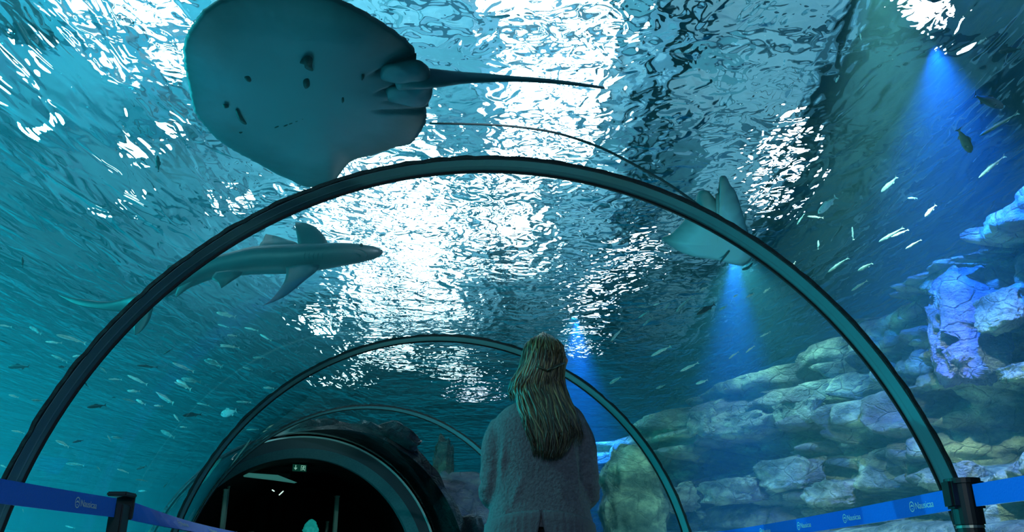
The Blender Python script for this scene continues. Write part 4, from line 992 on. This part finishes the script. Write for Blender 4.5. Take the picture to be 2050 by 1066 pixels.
LP = Vector((-1.085, 2.40)); RP = Vector((1.075, 2.05)); RP2 = Vector((.86, 4.75)); LP2 = Vector((-1.25, 4.7)); RP0 = Vector((1.13, .05)); LP0 = Vector((-1.08, .2))
bpost(LP, 0, 'black square barrier post holding the dark blue belt at the teal side', True)
bpost(RP, 0, 'thick black barrier post standing at the foot of the widest rib by the rocks')
bpost(RP2, 0, 'black barrier post farther along the rock side')
bpost(LP2, 0, 'black barrier post farther along the open water side')
bpost(RP0, 0, 'black barrier post beside the viewer at the rock side'); bpost(LP0, 0, 'black barrier post beside the viewer at the open water side', True)
bz = .930
def b3(p, dy, dx=0): return (p.x+dx, p.y+dy, bz)
belt(b3(RP, .045), b3(RP2, -.045), 'bright blue printed belt running off behind the thick black post', -1, logos=(.075, .225, .36, .5, .64, .78, .9), sag=.012)
belt(b3(RP0, .045), b3(RP, -.045), 'bright blue printed belt leaving the picture beside the thick black post', -1, logos=(.25, .5, .79), sag=.006)
belt(b3(LP0, .03), b3(LP, -.03), 'dark blue printed belt from the picture edge to the square post', 1, logos=(.45, .665, .90), sag=.01)
belt(b3(LP, .052), b3(LP2, -.045), 'blue twisting belt running off behind the square black post', 1, twist=.9, logos=(.22, .40, .56, .7, .85), sag=.012)
# ------------------------------------------------------------------ the woman
WX, WY = .107, 3.36
skin = mat('skin', srgb(196, 150, 126), .5); wool = mat('grey_wool', srgb(122, 118, 122), .92, spec=.2, noise=srgb(108, 104, 108), bump=.5, nscale=90)
rib_wool = mat('grey_wool_ribbing', srgb(114, 110, 114), .92, spec=.2, bump=.4, nscale=70); trou = mat('black_trousers', srgb(14, 15, 18), .85); shoe = mat('black_shoe_leather', srgb(20, 19, 19), .4)
person = empty('person', (WX, WY, 0), 'woman seen from behind with long light brown hair and a grey wool sweater', 'person')
def ell(z, rx, ry, cx=0, cy=0, n=28, sq=1.0, tilt=0):
    out = []
    for k in range(n):
        a = 2*pi*k/n; c, s = cos(a), sin(a)
        out.append(Vector((cx+rx*math.copysign(abs(c)**sq, c), cy+ry*math.copysign(abs(s)**sq, s), z+tilt*s)))
    return out
def remeshed(name, geos, m, parent, vox, smooth=2):
    V, F = join(geos); o = mesh(name, V, F, m, parent); r = o.modifiers.new('r', 'REMESH'); r.mode = 'VOXEL'; r.voxel_size = vox; r.use_smooth_shade = True
    s = o.modifiers.new('s', 'SMOOTH'); s.iterations = smooth; s.factor = .5; return o
def limb(pts, rad, n=14): 
    P = resample([Vector(p) for p in pts], 20, False); K = [(i/(len(rad)-1), r) for i, r in enumerate(rad)]
    return tube(P, [interp(K, i/19) for i in range(20)], n)
HX = .028   # the head sits a little to one side
def build_body():
    G = []
    G.append(loft([ell(.84, .10, .08), ell(.90, .165, .11), ell(.97, .165, .11), ell(1.08, .125, .09), ell(1.2, .14, .10), ell(1.3, .16, .10), ell(1.35, .15, .085), ell(1.395, .09, .055, HX*.4), ell(1.45, .055, .055, HX*.7), ell(1.53, .052, .055, HX)]))
    # head, looking a little up: skull, jaw, nose, ears
    H = []; c = Vector((HX, .015, 1.595))
    for i in range(15):
        t = pi*i/14; z = -cos(t)*.112; r = sin(t)
        jaw = 1-.25*max(0, -z/.11)
        H.append(ell(c.z+z, max(.078*r*jaw, .002), max(.098*r*(1-.08*max(0, -z/.11)), .002), c.x, c.y+.018*max(0, -z/.11)))
    G.append(loft(H))
    G.append(tube([c+Vector((0, .090, .020)), c+Vector((0, .104, -.005)), c+Vector((0, .116, -.022))], [.007, .010, .013], 10))
    G.append(tube([c+Vector((-.02, .088, -.055)), c+Vector((0, .098, -.054)), c+Vector((.02, .088, -.055))], [.006, .009, .006], 8))
    for s in (-1, 1): G.append(tube([c+Vector((s*.078, -.005, -.03)), c+Vector((s*.086, -.012, 0)), c+Vector((s*.082, -.008, .028))], [.010, .014, .008], 8))
    for s in (-1, 1):
        G.append(limb([(s*.085, 0, .92), (s*.092, .01, .70), (s*.092, .015, .50), (s*.092, -.01, .30), (s*.09, -.015, .09), (s*.09, -.01, .05)], [.095, .088, .062, .057, .04, .038]))
        G.append(limb([(s*.09, -.05, .045), (s*.092, .03, .045), (s*.10, .12, .03), (s*.10, .17, .028)], [.034, .038, .036, .02]))
        sh, el, wr = Vector((s*.142, .0, 1.315)), Vector((s*.190, .005, 1.056)), Vector((s*.085, .235, 1.032))
        G.append(limb([sh, sh.lerp(el, .5)+Vector((s*.008, 0, 0)), el, el.lerp(wr, .5), wr], [.040, .040, .034, .033, .026]))
        # hand: palm, four curled fingers, thumb out of the palm's side; the hands rest one over the other
        d = (wr-el).normalized(); inn = Vector((-s, 0, 0)); up = Vector((0, 0, 1)); pc = wr+d*.045+inn*.02
        G.append(tube([wr, wr+d*.03, wr+d*.062+inn*.006, wr+d*.085+inn*.012], [.024, .032, .034, .028], 12))
        for k, (off, ln) in enumerate(((.024, .066), (.008, .074), (-.008, .068), (-.023, .052))):
            b = wr+d*.078+up*off+inn*.012; G.append(tube([b, b+d*ln*.45+inn*.008, b+d*ln*.75+inn*.024, b+d*ln*.85+inn*.045], [.0095, .009, .0085, .0065], 8))
        b = wr+d*.03+up*.022; G.append(tube([b, b+up*.02+d*.02+inn*.016, b+up*.026+d*.048+inn*.03], [.012, .0105, .008], 8))
    return remeshed('body', G, skin, person, .0065, 1)
build_body()
hc = Vector((HX, .015, 1.595))
for s in (-1, 1):
    bm = bmesh.new(); bmesh.ops.create_uvsphere(bm, u_segments=12, v_segments=8, radius=.0115, matrix=Matrix.Translation(hc+Vector((s*.031, .083, .008)))); e_ = bmobj('eye', bm, mat('eye_white', srgb(235, 235, 230), .2), person, smooth=True)
    bm = bmesh.new(); bmesh.ops.create_uvsphere(bm, u_segments=10, v_segments=6, radius=.0055, matrix=Matrix.Translation(hc+Vector((s*.031, .091, .009)))); bmobj('iris', bm, black_m, e_, smooth=True)
    v, f = tube([hc+Vector((s*.016, .094, .028)), hc+Vector((s*.032, .093, .033)), hc+Vector((s*.048, .082, .029))], [.002, .003, .0015], 6); mesh('eyebrow', v, f, mat('brow_hair', srgb(80, 60, 40), .8), person)
v, f = tube([hc+Vector((-.022, .093, -.054)), hc+Vector((0, .105, -.055)), hc+Vector((.022, .093, -.054))], [.003, .0055, .003], 8); mesh('lips', v, f, mat('lip', srgb(170, 96, 90), .4), person)
# sweater: body and sleeves in one, a ribbed band with a slit at the back
TW_ = [(.925, .212, .150), (.97, .200, .143), (1.03, .186, .132), (1.12, .176, .124), (1.22, .176, .122), (1.30, .184, .120), (1.335, .186, .114), (1.365, .172, .100), (1.39, .148, .086), (1.412, .112, .074), (1.43, .080, .066), (1.445, .062, .060)]
def build_sweater():
    rings = []
    for z, rx, ry in TW_:
        rings.append(ell(z, rx, ry, HX*max(0, (z-1.3)/.14)*.7, -.005, n=40, sq=.85 if z < 1.36 else 1.0))
    G = [loft(rings)]
    for s in (-1, 1):
        sh, el, wr = Vector((s*.142, -.004, 1.325)), Vector((s*.190, .0, 1.055)), Vector((s*.088, .225, 1.03))
        G.append(limb([sh, sh.lerp(el, .25)+Vector((s*.016, -.004, .0)), sh.lerp(el, .6)+Vector((s*.008, -.004, 0)), el, el.lerp(wr, .45), wr], [.052, .056, .051, .048, .046, .036], 18))
        for k in range(4):   # folds in the crook of the arm and down the sleeve
            c = sh.lerp(el, .35+.17*k); G.append(tube([c+Vector((s*.040, -.030, .012)), c+Vector((s*.012, -.055, 0)), c+Vector((-s*.028, -.046, -.018))], [.006, .012, .006], 8))
    # long soft folds down the back
    for x0, x1, z0, z1, r in ((-.13, -.15, 1.30, 1.05, .016), (-.05, -.12, 1.15, .97, .012), (.12, .15, 1.28, 1.0, .015), (.05, .10, 1.12, .98, .011), (-.16, -.10, 1.02, .95, .012)):
        zm = (z0+z1)/2
        def yb(x, z): 
            ry = lerp_keys([(a, c) for a, b, c in TW_], z); rx = lerp_keys([(a, b) for a, b, c in TW_], z); q = min(abs(x)/rx, .98)
            return -.005-ry*(1-q**2.35)**(1/2.35)
        G.append(tube([(x0, yb(x0, z0)+.006, z0), ((x0+x1)/2, yb((x0+x1)/2, zm)+.002, zm), (x1, yb(x1, z1)+.006, z1)], [.004, r, .004], 8))
    return remeshed('sweater', G, wool, person, .0085, 4)
sw = build_sweater()
def hem():
    """ribbed band hanging below, with the slit at the middle of the back"""
    n = 200; rows = [(.985, .203, .148, 0), (.975, .213, .157, 0), (.95, .214, .158, 0), (.90, .218, .160, 0), (.84, .222, .162, 0)]
    v = []; ny = len(rows); sl = -pi/2; half0 = .0
    for side in (0, 1):
        for z, rx, ry, _ in rows:
            gap = max(0, (.962-z)/.122)*.165
            for k in range(n+1):
                a = sl+gap*.5+(2*pi-gap)*k/n
                rr = (0 if side == 0 else -.010)+(.0016*sin(a*150) if z < .97 else 0)
                sq = .85; c, s = cos(a), sin(a)
                zz = z-.035*abs(c)**2
                v.append(Vector(((rx+rr)*math.copysign(abs(c)**sq, c), -.005+(ry+rr)*math.copysign(abs(s)**sq, s), zz)))
    N = (n+1)*ny; f = []
    for side in (0, 1):
        for j in range(ny-1):
            for k in range(n):
                a = side*N+j*(n+1)+k; q = (a, a+1, a+n+2, a+n+1); f.append(q if side else q[::-1])
    for j in range(ny-1):
        for k in (0, n): a = j*(n+1)+k; f.append((a, a+n+1, a+n+1+N, a+N))
    for k in range(n): a = (ny-1)*(n+1)+k; f.append((a, a+1, a+1+N, a+N)); a = k; f.append((a, a+1, a+1+N, a+N))
    return mesh('ribbed_hem', v, f, rib_wool, sw, smooth=True)
hem()
for s in (-1, 1):
    wr = Vector((s*.088, .225, 1.03)); d = (wr-Vector((s*.190, .0, 1.055))).normalized(); v, f = tube([wr-d*.05, wr-d*.02, wr+d*.012], [.0405, .039, .036], 24); mesh('ribbed_cuff', v, f, rib_wool, sw)
tr_ = [loft([ell(1.00, .158, .112), ell(.95, .172, .122), ell(.88, .182, .132), ell(.82, .176, .125), ell(.78, .12, .10)])]
for s in (-1, 1): tr_.append(limb([(s*.088, 0, .90), (s*.095, .01, .70), (s*.095, .015, .50), (s*.095, -.008, .30), (s*.095, -.012, .075)], [.105, .098, .074, .064, .056], 18))
remeshed('trousers', tr_, trou, person, .011, 2)
for s in (-1, 1): remeshed('shoe', [limb([(s*.092, -.055, .042), (s*.094, .03, .045), (s*.102, .12, .036), (s*.102, .185, .030)], [.042, .045, .044, .028]), loft([ell(.0, .04, .125, s*.098, .06), ell(.02, .042, .128, s*.098, .06)])], shoe, person, .008, 1)
# hair
def hair_mat():
    m = bpy.data.materials.new('light_brown_hair'); m.use_nodes = True; nt = m.node_tree; b = nt.nodes['Principled BSDF']; L = nt.links.new; N = nt.nodes.new
    tc = N('ShaderNodeTexCoord'); at_ = N('ShaderNodeAttribute'); at_.attribute_name = 'tone'
    r = N('ShaderNodeValToRGB'); L(at_.outputs['Fac'], r.inputs[0]); r.color_ramp.elements[0].color = srgb(44, 34, 20); r.color_ramp.elements[1].color = srgb(168, 142, 92); x = r.color_ramp.elements.new(.5); x.color = srgb(88, 72, 44)
    L(r.outputs[0], b.inputs['Base Color']); b.inputs['Roughness'].default_value = .42; b.inputs['Specular IOR Level'].default_value = .6
    return m
HM = hair_mat()
HL = [(1.18, -.045, .115), (1.22, -.06, .150), (1.27, -.08, .168), (1.33, -.098, .156), (1.40, -.108, .130), (1.45, -.122, .112), (1.50, -.106, .102), (1.55, -.075, .104), (1.60, -.062, .108), (1.64, -.052, .104), (1.67, -.036, .084), (1.695, -.004, .050)]   # z, outer x on either side (person's own axes)
HY = [(1.16, -.150), (1.25, -.150), (1.33, -.138), (1.40, -.105), (1.47, -.085), (1.55, -.095), (1.61, -.100), (1.66, -.078), (1.70, -.03)]   # how far back the outer layer hangs
def build_hair():
    rnd = random.Random(77); V = []; F = []; T = []
    def add(g, tone):
        v, f = g; n = len(V); V.extend(tuple(p) for p in v); F.extend(tuple(i+n for i in q) for q in f); T.extend([tone]*len(v))
    # underlying mass
    rings = []
    for i in range(30):
        z = 1.20+(1.688-1.20)*i/29; a = lerp_keys([(k[0], k[1]) for k in HL], z); b = lerp_keys([(k[0], k[2]) for k in HL], z); yb = lerp_keys(HY, z)
        cx = (a+b)/2; rx = (b-a)/2-.018; fy = lerp_keys([(1.2, -.115), (1.38, -.06), (1.45, -.01), (1.52, .04), (1.60, .085), (1.66, .07), (1.69, .03)], z)
        if z < 1.26: rx *= .82
        cy = (fy+yb+.012)/2; ry = max((fy-yb-.012)/2, .01)
        rings.append(ell(z, rx, ry, cx, cy, n=24))
    rings.append(ell(1.694, .012, .012, HX, 0, n=24)); add(loft(rings), .18)
    zmax = 1.70
    for i in range(820):
        w = rnd.uniform(-1, 1); w = w*abs(w)**.15
        depth = rnd.random()
        zend = 1.172+.035*abs(w)**2+rnd.uniform(0, .14)*(rnd.random() < .5)+rnd.uniform(-.012, .012)
        if w > .55: zend = max(zend, 1.22+rnd.uniform(0, .06))
        if w < -.72: zend = rnd.uniform(1.40, 1.46)
        zst = 1.70-.10*rnd.random()**2*1.0-abs(w)*.035
        n = 22; P = []; wv = rnd.uniform(0, 6.28); fr = rnd.uniform(8, 17); am = rnd.uniform(.002, .007)
        for k in range(n):
            u = k/(n-1); z = zst+(zend-zst)*u
            a = lerp_keys([(q[0], q[1]) for q in HL], z); b = lerp_keys([(q[0], q[2]) for q in HL], z); yb = lerp_keys(HY, z)
            ww = w+ .10*sin(wv+u*5)*u; ww = max(-1, min(1, ww)); pinch = 1
            # hair is drawn together towards the clip behind the head
            if z > 1.50 and abs(w) < .75 and i % 3 == 0: pinch = 1-.45*math.exp(-((z-1.545)/.035)**2)
            x = (a+b)/2+(b-a)/2*ww*pinch+am*sin(wv+z*fr*3)
            q = min(abs(ww), .999); cy = yb*(1-q**2.6)**.5
            fro = lerp_keys([(1.2, -.10), (1.38, -.055), (1.45, -.02), (1.55, .0), (1.62, .01), (1.70, .0)], z)
            y = fro+(yb-fro)*(1-q**2.4)**.5+depth*.014+am*.7*cos(wv*2+z*fr*2)
            if w < -.72 and z < 1.50: y += (1.50-z)*.6*(abs(w)-.6)
            P.append(Vector((x, y-.004, z)))
        r0 = rnd.uniform(.0016, .0052); rr = [r0*(.5+.8*sin(pi*min(k/(n-1)*1.0+.12, 1))**.5)*(1 if k < n-4 else (n-k)/5) for k in range(n)]
        tone = min(1, max(0, rnd.gauss(.5, .28)-.12*(depth)))
        g = tube(P, rr, 5); base = len(T); add(g, tone)
        for k in range(n):      # ends and nape are darker brown, the crown lighter
            for j in range(5): T[base+k*5+j] = max(0, tone-.30*(k/(n-1))**2.0+.10*(1-k/(n-1)))
    o = mesh('hair', V, F, HM, person); attr(o, 'tone', [float(t) for t in T])
    return o
hr = build_hair()
# a thin twist of hair that ties the half-up part
v, f = tube([(HX+.078, -.052, 1.566), (HX+.055, -.088, 1.552), (HX+.028, -.108, 1.535), (HX+.004, -.112, 1.520)], [.003, .005, .006, .004], 8)
o = mesh('hair_twist', v, f, HM, person); attr(o, 'tone', [.1]*len(v))
v, f = tube([(HX-.074, -.050, 1.560), (HX-.05, -.088, 1.550), (HX-.022, -.108, 1.535), (HX+.004, -.112, 1.520)], [.003, .005, .006, .004], 8)
o = mesh('hair_twist', v, f, HM, person); attr(o, 'tone', [.3]*len(v))
